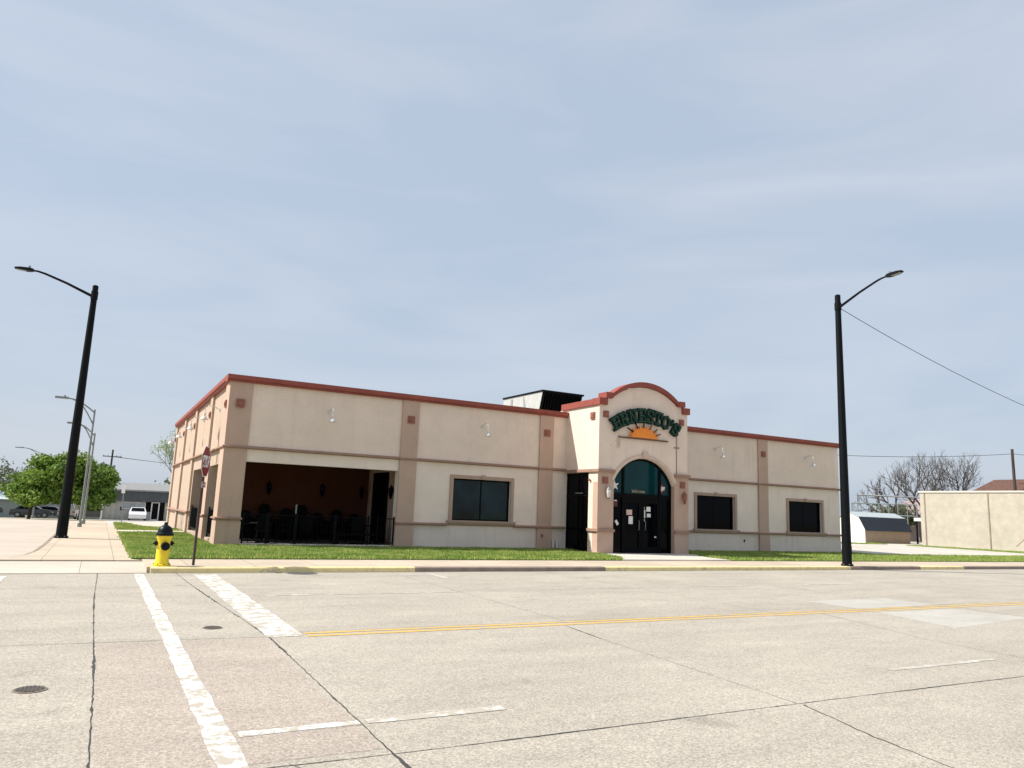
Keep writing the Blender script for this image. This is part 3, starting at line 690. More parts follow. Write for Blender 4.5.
# lettering helpers: slab-serif strokes in a unit box (w, 1)
GL = {
 'E': (.82, [[(.2, 0), (.2, 1)], [(0, 0), (.8, 0)], [(0, 1), (.8, 1)], [(.2, .5), (.58, .5)], [(.8, 0), (.8, .28)], [(.8, 1), (.8, .72)]]),
 'R': (.86, [[(.2, 0), (.2, 1)], [(0, 0), (.4, 0)], [(0, 1), (.62, 1), (.78, .86), (.78, .64), (.62, .5), (.2, .5)], [(.5, .5), (.74, 0), (.9, 0)]]),
 'N': (.92, [[(.18, 0), (.18, 1)], [(0, 0), (.36, 0)], [(0, 1), (.2, 1), (.74, 0)], [(.74, 0), (.74, 1)], [(.56, 1), (.92, 1)]]),
 'S': (.74, [[(.7, .72), (.68, .9), (.5, 1), (.22, 1), (.06, .84), (.1, .62), (.6, .4), (.68, .2), (.52, 0), (.2, 0), (.04, .1), (.04, .28)], [(.7, 1), (.7, .74)], [(.04, 0), (.04, .26)]]),
 'T': (.84, [[(.42, 0), (.42, 1)], [(.2, 0), (.64, 0)], [(0, 1), (.84, 1)], [(0, 1), (0, .7)], [(.84, 1), (.84, .7)]]),
 'O': (.84, [[(.42, 1), (.14, .86), (.02, .5), (.14, .14), (.42, 0), (.7, .14), (.82, .5), (.7, .86), (.42, 1)]]),
 "'": (.2, [[(.1, 1), (.06, .72)]]),
 'P': (.74, [[(.12, 0), (.12, 1)], [(.12, 1), (.55, 1), (.7, .86), (.7, .62), (.55, .48), (.12, .48)]]),
 'A': (.8, [[(0, 0), (.4, 1), (.8, 0)], [(.15, .35), (.65, .35)]]), 'L': (.6, [[(.1, 1), (.1, 0), (.6, 0)]]),
 'W': (1.0, [[(0, 1), (.25, 0), (.5, .8), (.75, 0), (1, 1)]]), 'Y': (.8, [[(0, 1), (.4, .5), (.8, 1)], [(.4, .5), (.4, 0)]]),
 'e': (.6, [[(.02, .35), (.56, .35), (.5, .58), (.28, .66), (.06, .5), (.02, .3), (.12, .06), (.34, 0), (.54, .12)]]), 'l': (.2, [[(.1, 0), (.1, 1)]]),
 'c': (.55, [[(.5, .54), (.28, .66), (.06, .5), (.04, .2), (.26, 0), (.5, .1)]]), 'o': (.6, [[(.3, .66), (.06, .5), (.04, .2), (.3, 0), (.56, .2), (.56, .5), (.3, .66)]]),
 'm': (.9, [[(.06, 0), (.06, .64)], [(.06, .5), (.25, .66), (.45, .5), (.45, 0)], [(.45, .5), (.65, .66), (.84, .5), (.84, 0)]]),
}
def strokes(mb, glyph, fn, t, d0, d1, mi=0):
    k = 0
    for pl in GL[glyph][1]:
        for (a, b) in zip(pl, pl[1:]):
            a, b = Vector(a), Vector(b); d = (b - a); 
            if d.length < 1e-6: continue
            d.normalize(); nn = Vector((-d.y, d.x)) * t / 2; e = d * t / 2
            P = [a - e - nn, b + e - nn, b + e + nn, a - e + nn]
            k += 1
            mb.prism([(p.x, p.y) for p in P], fn, d0 - .0007 * k, d1, mi)
# sign: lettering on an arc
word = "ERNESTO'S"
R0 = 3.1; zc = 5.63 - R0; hL = .41
ws = [GL[c][0] * .435 + .075 for c in word]; tot = sum(ws) - .075
sgn = MB()
scx = 16.58
ang = -tot / 2 / R0
# pale backing ribbon behind letters is only their bright edges
first = True
sign_root = None
for ch, w in zip(word, ws):
    mid = ang + (w - .075) / 2 / R0
    sc = 1.0 + .22 * math.cos(mid * 2.0) 
    def fn(a, b, d, mid=mid, w=w, sc=sc):
        lx = (a - GL[ch][0] / 2) * .435 * 1.02; lz = b * hL * sc
        c, s = math.cos(-mid), math.sin(-mid)
        px, pz = lx, R0 + lz - .06
        return (scx + px * c - pz * s, d, zc + px * s + pz * c)
    mb = MB(); strokes(mb, ch, fn, .28, EY - .14, EY - .05)
    if sign_root is None:
        r = MB()
        A1 = arc(scx, 1.84, 5.13, .50); 
        for (p, q) in zip(A1, A1[1:]): r.tube([(p[0], EY - .03, p[1] + .2), (q[0], EY - .03, q[1] + .2)], .015, 6)
        sign_root = r.build('name_sign', M['greysteel'], B)
    mb.build('letter', M['sgreen'], sign_root)
    mb = MB(); strokes(mb, ch, fn, .03, EY - .158, EY - .15); mb.build('letter_face_line', M['spale'], sign_root)
    ang += w / R0
# half sun
sx, sz = 16.48, 4.86
mb = MB(); P = [(sx + .62, sz - .03)]
for i in range(25):
    t = math.pi * i / 24; q = 1.0 if i % 2 == 0 else .72
    P.append((sx + .86 * q * math.cos(t), sz + .54 * q * math.sin(t)))
mb.prism(P, XZ(), EY - .09, EY - .04); so_ = mb.build('sun_emblem', M['orange'], B)
mb = MB(); mb.prism([(sx - 1.35, sz - .02), (sx - 1.3, sz - .07), (sx + 1.3, sz - .07), (sx + 1.36, sz - .02), (sx, sz + .0)], XZ(), EY - .1, EY - .03); mb.build('horizon_bar', M['brown'], so_)
for i, t in enumerate((150, 120, 92, 64, 40, 20)):
    t = rad(t); c, s = math.cos(t), math.sin(t)
    a, b = .62, .86 + (.08 if i < 2 else 0)
    P = [(sx + a * c * 1.1 - .03 * s, sz + a * s * .72 + .03 * c), (sx + a * c * 1.1 + .03 * s, sz + a * s * .72 - .03 * c), (sx + b * c * 1.1 + .025 * s, sz + b * s * .8 - .025 * c), (sx + b * c * 1.1 - .025 * s, sz + b * s * .8 + .025 * c)]
    MB().prism(P, XZ(), EY - .115, EY - .095).build('sun_ray', M['blackf'] if i < 3 else M['brown'], so_)
mb = MB(); x = 0
W0 = 'Welcome'; xx = 16.05
for c in W0:
    strokes(mb, c, lambda a, b, d, xx=xx: (xx + a * .12, d, 2.5 + .05 + b * .13), .12, gy - .05 - .012, gy - .052); xx += (GL[c][0] + .22) * .12
mb.build('door_lettering', mat('faded_gold_letters', (.35, .30, .2), .6), gd)
# water pipe stubs and vents
MB().tube([(13.62, -.1, -.1), (13.62, -.1, .42)], .06, 10).tube([(13.8, -.14, -.1), (13.8, -.14, .34)], .05, 10).build('standpipe', M['lampw'], B)
MB().box(12.98, 13.08, -.16, -.1205, .55, .66).build('vent', M['tile'], B)
MB().box(24.88, 24.95, -.04, -.0125, .5, .62).build('vent', M['blackf'], B)
# faint stain patches left by an older sign
for (a, b, z0, z1) in [(15.1, 15.3, 4.35, 4.75), (14.8, 14.86, 4.4, 4.46), (15.05, 15.1, 4.62, 4.67)]:
    MB().box(a, b, EY - .004, EY - .001, z0, z1).build('wall_stain', mat('stained_stucco', (.55, .44, .36), .95, .2, 9), B)
MB().box(18.32, 18.37, EY - .012, EY - .001, 3.45, 5.2).box(18.2, 18.5, EY - .015, EY - .001, 4.55, 4.62).build('wall_conduit', M['trim'], B)
# patio railings
def railing(p0, p1, n, nm='patio_railing', h=1.05):
    mb = MB(); a, b = Vector(p0), Vector(p1)
    for z in (.14, h): mb.tube([a + Vector((0, 0, z)), b + Vector((0, 0, z))], .022, 6)
    for i in range(1, n): 
        p = a.lerp(b, i / n); mb.tube([p + Vector((0, 0, .14)), p + Vector((0, 0, h))], .009, 4)
    o = mb.build(nm, M['black'], B)
    for p in (a, b): MB().tube([p, p + Vector((0, 0, h + .08))], .032, 6).build('railing_post', M['black'], o)
for a, b in ((.95, 1.75), (1.8, 2.75), (2.8, 4.2), (4.25, 5.5)): railing((a, .2, .05), (b, .2, .05), int((b - a) / .12))
railing((6.0, .6, .05), (6.45, .05, .05), 4)
railing((.2, 1.0, .15), (.2, 3.55, .15), 20); railing((.2, 4.65, .15), (.2, 9.85, .15), 40)
MB().tube([(2.77, .3, .05), (2.77, .3, 1.42)], .028, 8).lathe((2.77, .3, 1.42), [(.03, 0), (.045, .04), (.01, .1)], 8).build('gate_post', M['metal'], B)

# rooftop unit
RU = thing('rooftop_unit', 'dark louvred rooftop ventilation hood with pale metal side above the cornice', 'ventilation unit', (15.3, 4, 5.3))
pf = [(4.75, 5.32), (4.0, 7.55), (8.16, 7.6), (8.16, 5.32)]
mb = MB(); mb.prism(pf, lambda y, z, x: (x, y, z), 15.3, 17.7); mb.build('casing', M['lmetal'], RU)
mb = MB(); mb.prism([(3.92, 7.552), (3.92, 7.64), (8.2, 7.69), (8.2, 7.602)], lambda y, z, x: (x, y, z), 15.26, 17.76); mb.build('lid', M['black'], RU)
mb = MB()
for i in range(15):
    x = 15.36 + i * .158
    mb.add([(x, 4.02, 7.45), (x + .1, 3.98, 7.45), (x + .1, 4.68, 5.45), (x, 4.72, 5.45), (x, 4.01 - .1, 7.45), (x, 4.62, 5.45)], [(0, 1, 2, 3), (4, 1, 2, 5), (4, 0, 3, 5)])
mb.build('louvre', M['black'], RU)
mb = MB(); mb.add([(15.31, 3.99, 7.548), (17.69, 3.99, 7.548), (17.69, 4.735, 5.34), (15.31, 4.735, 5.34)], [(0, 1, 2, 3)]); mb.build('louvre_backing', M['blackf'], RU)
mb = MB(); mb.prism([(5.9, 7.5), (5.95, 7.5), (5.75, 6.2), (5.4, 6.2)], lambda y, z, x: (x, y, z), 15.28, 15.2995); mb.box(15.28, 15.2995, 7.1, 7.3, 5.4, 7.5); mb.build('panel_seam', M['greysteel'], RU)

# patio furniture
CH = thing('patio_chair', 'dark metal patio chair beside the corner pillar railing', 'chair', (0, 0, 0), 'dark patio chairs and stacks under the canopy')
MB().box(-.23, .23, -.23, .23, .42, .46).build('seat', M['chair'], CH)
mb = MB(); mb.prism([(-.2, .5), (.2, .5), (.23, .85), (.12, .97), (-.12, .97), (-.23, .85)], lambda a, b, d: (a, .2 + d + (b - .5) * .2, b), 0, .03); mb.build('backrest', M['chair'], CH)
for sx_ in (-.2, .2):
    for sy in (-.2, .2): MB().tube([(sx_, sy, .42), (sx_ * 1.12, sy * 1.12, 0)], .014, 6).build('leg', M['chair'], CH)
for sx_ in (-.24, .24): MB().tube([(sx_, -.2, .45), (sx_, -.18, .66), (sx_, .22, .68)], .014, 6).build('armrest', M['chair'], CH)
TB = thing('patio_table', 'round dark metal patio table nearest the corner pillar', 'table', (0, 0, 0), 'dark patio tables')
MB().lathe((0, 0, 0), [(.5, .70), (.52, .72), (.5, .74)], 20).build('table_top', M['chair'], TB)
MB().lathe((0, 0, 0), [(.25, 0), (.24, .03), (.04, .07), (.035, .699)], 12).build('table_base', M['chair'], TB)
tabs = [(1.9, 1.6), (3.7, 2.2), (5.6, 1.7), (3.0, 3.9)]
TB.location = (*tabs[0], .06)
for t, lb in zip(tabs[1:], ('round dark metal patio table in the middle of the covered patio', 'round dark metal patio table toward the doorway end of the patio', 'round dark metal patio table close to the terracotta wall')): dup(TB, (*t, .06), 0, lb)
cs = []
for (x, y) in tabs:
    for k in range(4):
        t = rad(45 + 90 * k + (x * 40) % 40); cs.append((x + .72 * math.cos(t), y + .72 * math.sin(t), t - math.pi / 2))
CH.location = (cs[0][0], cs[0][1], .06); CH.rotation_euler = (0, 0, cs[0][2])
nm_t = ['table nearest the corner pillar', 'middle patio table', 'table at the doorway end', 'table close to the terracotta wall']; nm_s = ['back right', 'back left', 'front left', 'front right']
CH['label'] = 'dark metal patio chair, back right seat at the table nearest the corner pillar'
for i, c in enumerate(cs[1:], 1):
    dup(CH, (c[0], c[1], .06), c[2], 'dark metal patio chair, %s seat at the %s' % (nm_s[i % 4], nm_t[i // 4]))
ordn = ['first', 'second', 'third', 'fourth', 'fifth', 'sixth', 'seventh', 'eighth']
for i, x in enumerate((.95, 1.75, 2.5, 3.35, 4.0, 4.75, 5.5, 6.3)):
    for k in range((3, 2, 4, 3, 4, 2, 3, 2)[i]):
        dup(CH, (x, 4.45 - .03 * k, .06 + .15 * k), rad(-3 + 5 * (i % 3)), 'dark metal patio chair in the %s stack from the left against the terracotta wall' % ordn[i])
# tall planter/bench box seen at the right end of the patio
mb = MB(); 
PB = thing('patio_bench', 'long low dark bench at the right end of the covered patio', 'bench', (5.2, .9, .06))
MB().box(4.45, 6.15, .7, 1.1, .42, .48).build('seat', M['chair'], PB)
for x in (4.5, 6.05): MB().box(x, x + .06, .72, 1.08, .06, .419).build('leg', M['chair'], PB)

# ------------------------------------------------------------------ street furniture
HY = thing('fire_hydrant', 'yellow fire hydrant with black bonnet and caps on the street corner', 'fire hydrant', (-2.13, -8.0, 0))
hx, hy = -2.13, -8.0
MB().lathe((hx, hy, 0), [(.20, 0), (.20, .035), (.165, .045), (.16, .09), (.145, .12), (.14, .45), (.145, .60), (.16, .63), (.17, .65), (.17, .70)], 24).build('barrel', M['hyy'], HY, True)
MB().lathe((hx, hy, 0), [(.195, .70), (.20, .72), (.195, .75), (.17, .77), (.155, .84), (.12, .90), (.07, .935), (.045, .945), (.035, 1.0), (.03, 1.01)], 24).build('bonnet', M['hyb'], HY, True)
vx, vy = -.05, -1
def cap(dx, dy, z, r, ln, nm):
    l_ = math.hypot(dx, dy); dx /= l_; dy /= l_
    P = [(hx + dx * q, hy + dy * q, z) for q in (.10, .13 + ln * .3, .131 + ln * .3, .13 + ln, .131 + ln, .165 + ln)]
    mb = MB(); mb.tube(P, [r * .85, r * .85, r * 1.05, r, r * .35, r * .35], 18); return mb.build(nm, M['hyb'], HY, True)
cap(.15, -1, .46, .095, .09, 'pumper_cap'); cap(-1, -.1, .52, .055, .07, 'side_cap'); cap(1, .1, .52, .055, .07, 'side_cap')
mb = MB()
for k in range(8):
    t = math.pi / 4 * k + .2; mb.lathe((hx + .178 * math.cos(t), hy + .178 * math.sin(t), .036), [(.013, 0), (.013, .02)], 6)
mb.build('bolts', M['hyb'], HY)

# stop sign
sxx, syy = -1.42, -7.85
SS = thing('stop_sign', 'red octagonal stop sign on a dark post beside the hydrant', 'road sign', (sxx, syy, 0))
MB().tube([(sxx, syy, -.05), (sxx, syy, 2.72)], .032, 8).build('post', M['post'], SS)
nrm = Vector((.93, -.36, 0)).normalized()
nrm = Vector((.93, -.37, 0)).normalized(); rt = Vector((-nrm.y, nrm.x, 0)); base = Vector((sxx, syy, 0)) + nrm * .04
def SP(a, b, d): return tuple(base + rt * a + nrm * d + Vector((0, 0, b)))
def octo(r, zc): return [(r * math.cos(math.pi / 8 + math.pi / 4 * k), zc + r * math.sin(math.pi / 8 + math.pi / 4 * k)) for k in range(8)]
zc_ = 2.50
p_ = MB().prism(octo(.405, zc_), SP, 0, .004).build('sign_panel', M['signw'], SS)
MB().prism(octo(.383, zc_), SP, .0045, .006).build('red_field', M['stop'], p_)
mb = MB(); x = -.30
for c in 'STOP':
    wv = GL[c][0] * .19; x0 = x
    strokes(mb, c, lambda a, b, d, x0=x0: SP(x0 + a * .165, zc_ - .125 + b * .25, d), .17, .0075 + .004, .0066); x += .155
mb.build('lettering', M['signw'], p_)
q_ = MB().prism([(-.17, 1.86), (.17, 1.86), (.17, 2.0), (-.17, 2.0)], SP, 0, .004).build('plaque', M['signw'], SS)
MB().prism([(-.16, 1.87), (.16, 1.87), (.16, 1.99), (-.16, 1.99)], SP, .0045, .006).build('red_field', M['stop'], q_)
mb = MB(); x = -.145
for c in 'ALL WAY':
    if c == ' ': x += .03; continue
    strokes(mb, c, lambda a, b, d, x0=x: SP(x0 + a * .038, 1.9 + b * .06, d), .2, .0075 + .003, .0066); x += .044
mb.build('lettering', M['signw'], q_)

# black street lamps
def street_lamp(loc, top, a0, knee, head, r0, r1, label, mt=M['polec']):
    x, y = loc[:2]
    T = thing('street_lamp', label, 'street lamp', (x, y, 0), 'street lamps')
    MB().lathe((x, y, 0), [(r0 * 1.25, 0), (r0 * 1.25, .05), (r0, .06), (r0 * .985, .3), (r1, top - .03), (r1 * .6, top)], 20).build('pole', mt, T, True)
    for q in range(6):
        t_ = q * 1.047; MB().lathe((x + r0 * 1.13 * math.cos(t_), y + r0 * 1.13 * math.sin(t_), .05), [(.02, 0), (.02, .03)], 6).build('base_bolt', M['greysteel'], T)
    MB().box(x - .06, x + .06, y - r0 - .006, y - r0 + .03, .45, .75).build('hand_hole_cover', M['black'], T)
    h, k, s = Vector(head), Vector(knee), Vector(a0)
    d = (h - k); d.z *= .5; d.normalize()
    fold = k + (h - k) * .28
    MB().tube([s, s.lerp(k, .5) + Vector((0, 0, .03)), k - (k - s).normalized() * .15, k + d * .1, fold], [.055, .045, .04, .036, .034], 10).build('arm', mt, T, True)
    MB().lathe((x, y, s.z - .12), [(r1 * 1.22, 0), (r1 * 1.22, .3)], 16).build('arm_bracket', mt, T)
    # luminaire
    u = Vector((-d.y, d.x, 0)).normalized(); w = d.cross(u)
    if w.z < 0: w = -w
    L_ = (h - fold).length + .05; prof = [(0, .05, .05), (.1, .1, .07), (.3, .15, .075), (.75, .16, .055), (1, .10, .03)]
    mb = MB(); V = []
    for t, hw_, hh in prof:
        c = fold + (h - fold) * t
        for a, b in ((-1, -.6), (1, -.6), (1, .3), (.6, 1), (-.6, 1), (-1, .3)): V.append(c + u * hw_ * a + w * hh * b)
    fs = [(i * 6 + j, i * 6 + (j + 1) % 6, (i + 1) * 6 + (j + 1) % 6, (i + 1) * 6 + j) for i in range(4) for j in range(6)] + [tuple(range(6)), tuple(range(24, 30))]
    mb.add(V, fs); hd = mb.build('lamp_head', mt, T)
    c = fold + (h - fold) * .25; MB().tube([c + w * .06, c + w * .16], .04, 8).build('photocell', M['greysteel'], hd)
    c1 = fold + (h - fold) * .4 - w * .05; c2 = fold + (h - fold) * .95 - w * .035
    MB().quad(c1 + u * .11 - w * .008, c1 - u * .11 - w * .008, c2 - u * .08 - w * .008, c2 + u * .08 - w * .008).build('lamp_lens', M['greysteel'], hd)
    return T
street_lamp((-4.63, 4.0), 9.43, (-4.72, 4, 9.0), (-6.42, 4, 9.62), (-7.25, 4, 9.62), .185, .10, 'tall black street lamp at the left on the sidewalk, arm pointing left')
street_lamp((21.96, -8.15), 10.83, (21.96, -8.25, 10.3), (21.9, -10.1, 10.99), (21.86, -11.05, 11.04), .18, .11, 'tall dark street lamp at the right by the kerb in front of the restaurant')

# galvanised lamps with twin curved arms
def curved_lamp(x, y, z0, H_, reach, label, mt=M['metal'], r=.05, d=-1):
    T = thing('street_lamp', label, 'street lamp', (x, y, z0), 'street lamps')
    MB().lathe((x, y, z0), [(r * 2, 0), (r * 2, .2), (r * 1.25, .25), (r * .8, H_)], 12).build('pole', mt, T, True)
    zt = z0 + H_
    pts = lambda za, zb, xe: [(x + d * xe * t, y, za + (zb - za) * math.sin(t * math.pi / 2)) for t in (0, .15, .3, .45, .6, .8, 1)]
    mb = MB(); mb.tube(pts(zt - .15, zt + .45, reach * .75), .035, 8); mb.tube(pts(zt - .75, zt + .40, reach * .62), .03, 8); mb.build('arm', mt, T, True)
    xe = x + d * reach * .75; ze = zt + .45
    V = MB(); V.box(min(xe, xe + d * reach * .35), max(xe, xe + d * reach * .35), y - .12, y + .12, ze - .04, ze + .05); V.tube([(xe + d * .15, y, ze + .05), (xe + d * .15, y, ze + .13)], .04, 8); V.build('lamp_head', mt, T)
curved_lamp(-4.28, 14.6, 0, 5.75, 1.6, 'galvanised street lamp with twin curved arms just behind the left black lamp')
curved_lamp(-4.2, 19.0, 0, 4.9, 1.25, 'farther, shorter galvanised street lamp with twin curved arms behind the left black lamp')
curved_lamp(-10.0, 74, hz(74), 7.4, 2.4, 'distant curved-arm street lamp rising behind the green trees at far left', r=.08)

# utility poles and cables
def upole(x, y, z0, zt, label, r=.15, arm=2.2, yaw=0):
    T = thing('utility_pole', label, 'utility pole', (x, y, z0))
    MB().lathe((x, y, z0), [(r, 0), (r * .7, zt - z0)], 10).build('pole', M['woodp'], T, True)
    if arm:
        c, s = math.cos(yaw), math.sin(yaw); mb = MB(); p, q = (x - c * arm / 2, y - s * arm / 2 - .12, zt - .9), (x + c * arm / 2, y + s * arm / 2 - .12, zt - .9)
        mb.tube([p, q], .06, 6); mb.build('crossarm', M['woodp'], T)
        mb = MB()
        for k in (-.9, -.45, .45, .9): mb.lathe((x + c * arm / 2 * k, y + s * arm / 2 * k - .12, zt - .84), [(.04, 0), (.05, .08), (.02, .16)], 8)
        mb.build('insulator', M['greysteel'], T)
        MB().lathe((x + .3, y - .1, zt - 2.7), [(.2, 0), (.22, .05), (.22, .65), (.15, .72)], 10).build('transformer', M['greysteel'], T)
    return T
upole(-2.74, 82.3, hz(82), 7.4, 'wooden utility pole with crossarm behind the grey shop at left')
upole(-7.41, 90, hz(90), 7.6, 'top of a bare wooden utility pole above the round green tree', arm=0)
upole(71.9, 11.5, -.1, 9.2, 'weathered wooden utility pole at far right above the tan wall', arm=0, r=.17)
upole(64.9, -8.6, -.1, 7.0, 'wooden utility pole off the right edge that carries the lamp cable', arm=0)
def cable(a, b, sag, label, r=.012):
    a, b = Vector(a), Vector(b); mb = MB()
    mb.tube([a.lerp(b, i / 24) - Vector((0, 0, sag * 4 * (i / 24) * (1 - i / 24))) for i in range(25)], r, 5, cap=False)
    return tag(mb.build('overhead_cable', M['wire']), label, 'cable')
cable((21.9, -8.25, 10.25), (64.9, -8.6, 6.6), 1.9, 'thin black cable sloping down to the right from the right street lamp', .013)
cable((33.5, 21.5, 8.15), (71.9, 11.5, 8.75), .9, 'thin cable sagging between the restaurant roof edge and the far right utility pole', .022)
cable((71.9, 11.5, 8.75), (110, -6, 9.6), .8, 'thin cable leaving the far right utility pole toward the frame edge', .022)
for i, (dx, z) in enumerate(((-.9, 6.55), (.9, 6.45))):
    cable((-2.74 + dx, 82.2, z), (45, 84, 6.4), .9, ['upper', 'lower'][i] + ' overhead line running right from the utility pole behind the grey shop', .02)

# manholes
def manhole(x, y, r, label):
    T = thing('manhole_cover', label, 'manhole cover', (x, y, -.12), 'iron covers in the road')
    MB().lathe((x, y, -.12), [(r * 1.12, .002), (r * 1.12, .008), (r * 1.0, .008), (r, .002)], 28).build('rim', M['kerb'], T)
    mb = MB(); mb.lathe((x, y, -.12), [(r * .97, .001), (r * .97, .012)], 28)
    for k in range(-3, 4):
        for j in range(-3, 4):
            if math.hypot(k, j) < 3.3: mb.box(x + k * r * .25 - r * .08, x + k * r * .25 + r * .08, y + j * r * .25 - r * .08, y + j * r * .25 + r * .08, -.1075, -.103)
    mb.build('lid', mat('cast_iron', (.10, .085, .075), .7, .25, 9), T)
manhole(-3.93, -19.6, .12, 'round iron cover in the nearer left lane of the road'); manhole(-2.05, -16.58, .115, 'round iron cover between the crosswalk line and stop line')
# far sign post on side sidewalk
SP2 = thing('street_sign', 'thin grey post with small pale sign standing in the grass before the grey shop', 'sign', (-1.98, 34.3, hz(34.3)))
MB().tube([(-1.98, 34.3, hz(34.3) - .05), (-2.1, 34.3, 2.3)], .035, 6).build('post', M['metal'], SP2)
MB().box(-2.22, -1.98, 34.24, 34.262, 1.75, 2.3).build('sign_panel', M['signw'], SP2)

# ------------------------------------------------------------------ trees
def bare_tree(x, y, z0, h, spread, seed, label, mt=M['barkg'], lean=0, depth=6, leaves=0, lmat=None, r0=.26, group='leafless trees'):
    r = random.Random(seed); T = thing('bare_tree', label, 'tree', (x, y, z0), group)
    tr = MB(); br = MB(); tips = []
    def grow(p, d, ln, rr, lev):
        n = 3; pts = [p]; q = p; dd = d
        for i in range(n):
            dd = (dd + Vector((r.uniform(-.2, .2), r.uniform(-.2, .2), r.uniform(-.06, .14)))).normalized(); q = q + dd * ln / n; pts.append(q)
        (tr if lev == 0 else br).tube(pts, [rr * (1 - .38 * i / n) for i in range(n + 1)], 7 if lev < 2 else (5 if lev < 3 else 3), cap=False)
        if lev >= depth: tips.append(q); return
        k = r.choice((2, 3)) if lev < 2 else r.choice((2, 2, 3))
        ph = r.uniform(0, 6.28)
        for j in range(k):
            a = ph + 6.28 * j / k + r.uniform(-.5, .5); sp = spread * r.uniform(.6, 1.2)
            u = dd.cross(Vector((math.cos(a), math.sin(a), .3))).normalized()
            nd = (dd + u * sp + Vector((0, 0, .12))).normalized()
            grow(q, nd, ln * r.uniform(.68, .88), rr * .6 if k > 2 else rr * .66, lev + 1)
            if lev > 1 and r.random() < .45: grow(pts[2], (dd - u * sp * 1.1).normalized(), ln * .55, rr * .42, min(depth, lev + 2))
    grow(Vector((x, y, z0)), Vector((lean, 0, 1)).normalized(), h * .27, r0, 0)
    top = max(t.z for t in tips) if tips else z0 + h; f = h / (top - z0)
    for mbx in (tr, br): mbx.v = [(x + (a - x) * f, y + (b - y) * f, z0 + (c - z0) * f) for a, b, c in mbx.v]
    tr.build('trunk', mt, T, True); br.build('crown', mt, T)
    if leaves:
        lf = MB()
        for _ in range(leaves):
            t = r.choice(tips); c = Vector((x, y, z0)) + (t - Vector((x, y, z0))) * f + Vector((r.gauss(0, .25), r.gauss(0, .25), r.gauss(0, .25)))
            a = Vector((r.uniform(-1, 1), r.uniform(-1, 1), r.uniform(-1, 1))).normalized() * .07; b = a.orthogonal().normalized() * .05
            lf.quad(c - a, c + b, c + a, c - b)
        lf.build('foliage', lmat, T)
    return T
def leafy_tree(x, y, z0, zc, rx, rz, seed, label, mt=M['leaf'], n=11000, size=.15, th=1.5, cat='tree', nm='leafy_tree', r0=.22):
    r = np.random.RandomState(seed); T = thing(nm, label, cat, (x, y, z0))
    rr = random.Random(seed); mb = MB()
    mb.tube([(x, y, z0 - .1), (x + .05, y, z0 + th * .6), (x, y, zc - rz * .3)], [r0 * 1.3, r0, r0 * .7], 9)
    for k in range(7):
        a = k * .9 + rr.random(); e = Vector((math.cos(a) * rx * .65, math.sin(a) * rx * .65, zc + rz * rr.uniform(-.25, .5)))
        s = Vector((x, y, z0 + th * rr.uniform(.8, 1.3))); e = Vector((x + e.x, y + e.y, e.z)); mb.tube([s, s.lerp(e, .5) + Vector((0, 0, .25)), e], [r0 * .45, r0 * .3, r0 * .12], 6)
    mb.build('trunk', M['bark'], T, True)
    # clumps spread over an uneven crown
    C = []
    nc = 130
    for i in range(nc):
        d = r.normal(size=3); d /= np.linalg.norm(d); q = (.55 + .45 * r.rand()) if i % 4 else r.rand() * .6
        if d[2] < -.55: d[2] *= .5
        bump = 1 + .14 * math.sin(3 * math.atan2(d[1], d[0]) + seed) + .1 * math.sin(7 * d[2] + seed)
        C.append((x + d[0] * rx * q * bump, y + d[1] * rx * q * bump, zc + d[2] * rz * q * bump, (.20 + .18 * r.rand()) * min(rx, rz) * 1.05))
    idx = r.randint(0, nc, n); C = np.array(C)[idx]
    d = r.normal(size=(n, 3)); d /= np.linalg.norm(d, axis=1)[:, None]; rad_ = (r.rand(n) ** .45)[:, None]
    P = C[:, :3] + d * rad_ * C[:, 3:4] * np.array([1.15, 1.15, .8])
    nr = d * .6 + r.normal(size=(n, 3)) * .55 + np.array([0, 0, .35]); nr /= np.linalg.norm(nr, axis=1)[:, None]
    a = np.cross(nr, r.normal(size=(n, 3))); a /= np.linalg.norm(a, axis=1)[:, None]; b = np.cross(nr, a)
    s = size * (.6 + .8 * r.rand(n))[:, None]
    V = np.stack([P - a * s, P + b * s * .6, P + a * s, P - b * s * .6], 1) - np.array([x, y, z0])
    me = bpy.data.meshes.new('crown'); me.from_pydata(V.reshape(-1, 3).tolist(), [], np.arange(4 * n).reshape(-1, 4).tolist()); me.materials.append(mt)
    o = bpy.data.objects.new('crown', me); COL.objects.link(o); o.parent = T
    return T
leafy_tree(-6.1, 52.3, hz(52), 2.35, 3.75, 2.75, 5, 'large round bright-green tree at far left behind the black lamp', n=34000)
leafy_tree(-9.2, 56, hz(56), 1.8, 2.1, 1.95, 9, 'smaller green tree with a thin dark trunk at far left', n=10000, r0=.12)
leafy_tree(-5.0, 57.5, hz(57), 2.35, 1.5, 2.2, 12, 'darker green tree at the right edge of the round tree, left of the grey shop', n=11000)
bare_tree(3.1, 47, hz(47), 8.2, .42, 21, 'sparse tree in pale new leaf rising behind the left rear corner of the restaurant', depth=6, leaves=2600, lmat=M['leafp'], r0=.16)
bare_tree(72.9, 23.9, -.1, 7.6, .6, 31, 'leafless tree leaning left at the left end of the row beyond the shed', lean=-.5, depth=6, r0=.26)
bare_tree(73.6, 22.0, -.1, 9.6, .66, 38, 'broad leafless tree left of centre above the tan block wall', depth=7, r0=.3)
bare_tree(75.0, 19.3, -.1, 10.0, .62, 52, 'tallest leafless tree with forked trunk above the middle of the tan wall', depth=7, r0=.3)
bare_tree(84, 14.0, -.1, 10.2, .5, 34, 'leafless tree behind the brown-roofed house at far right', depth=6, r0=.26)
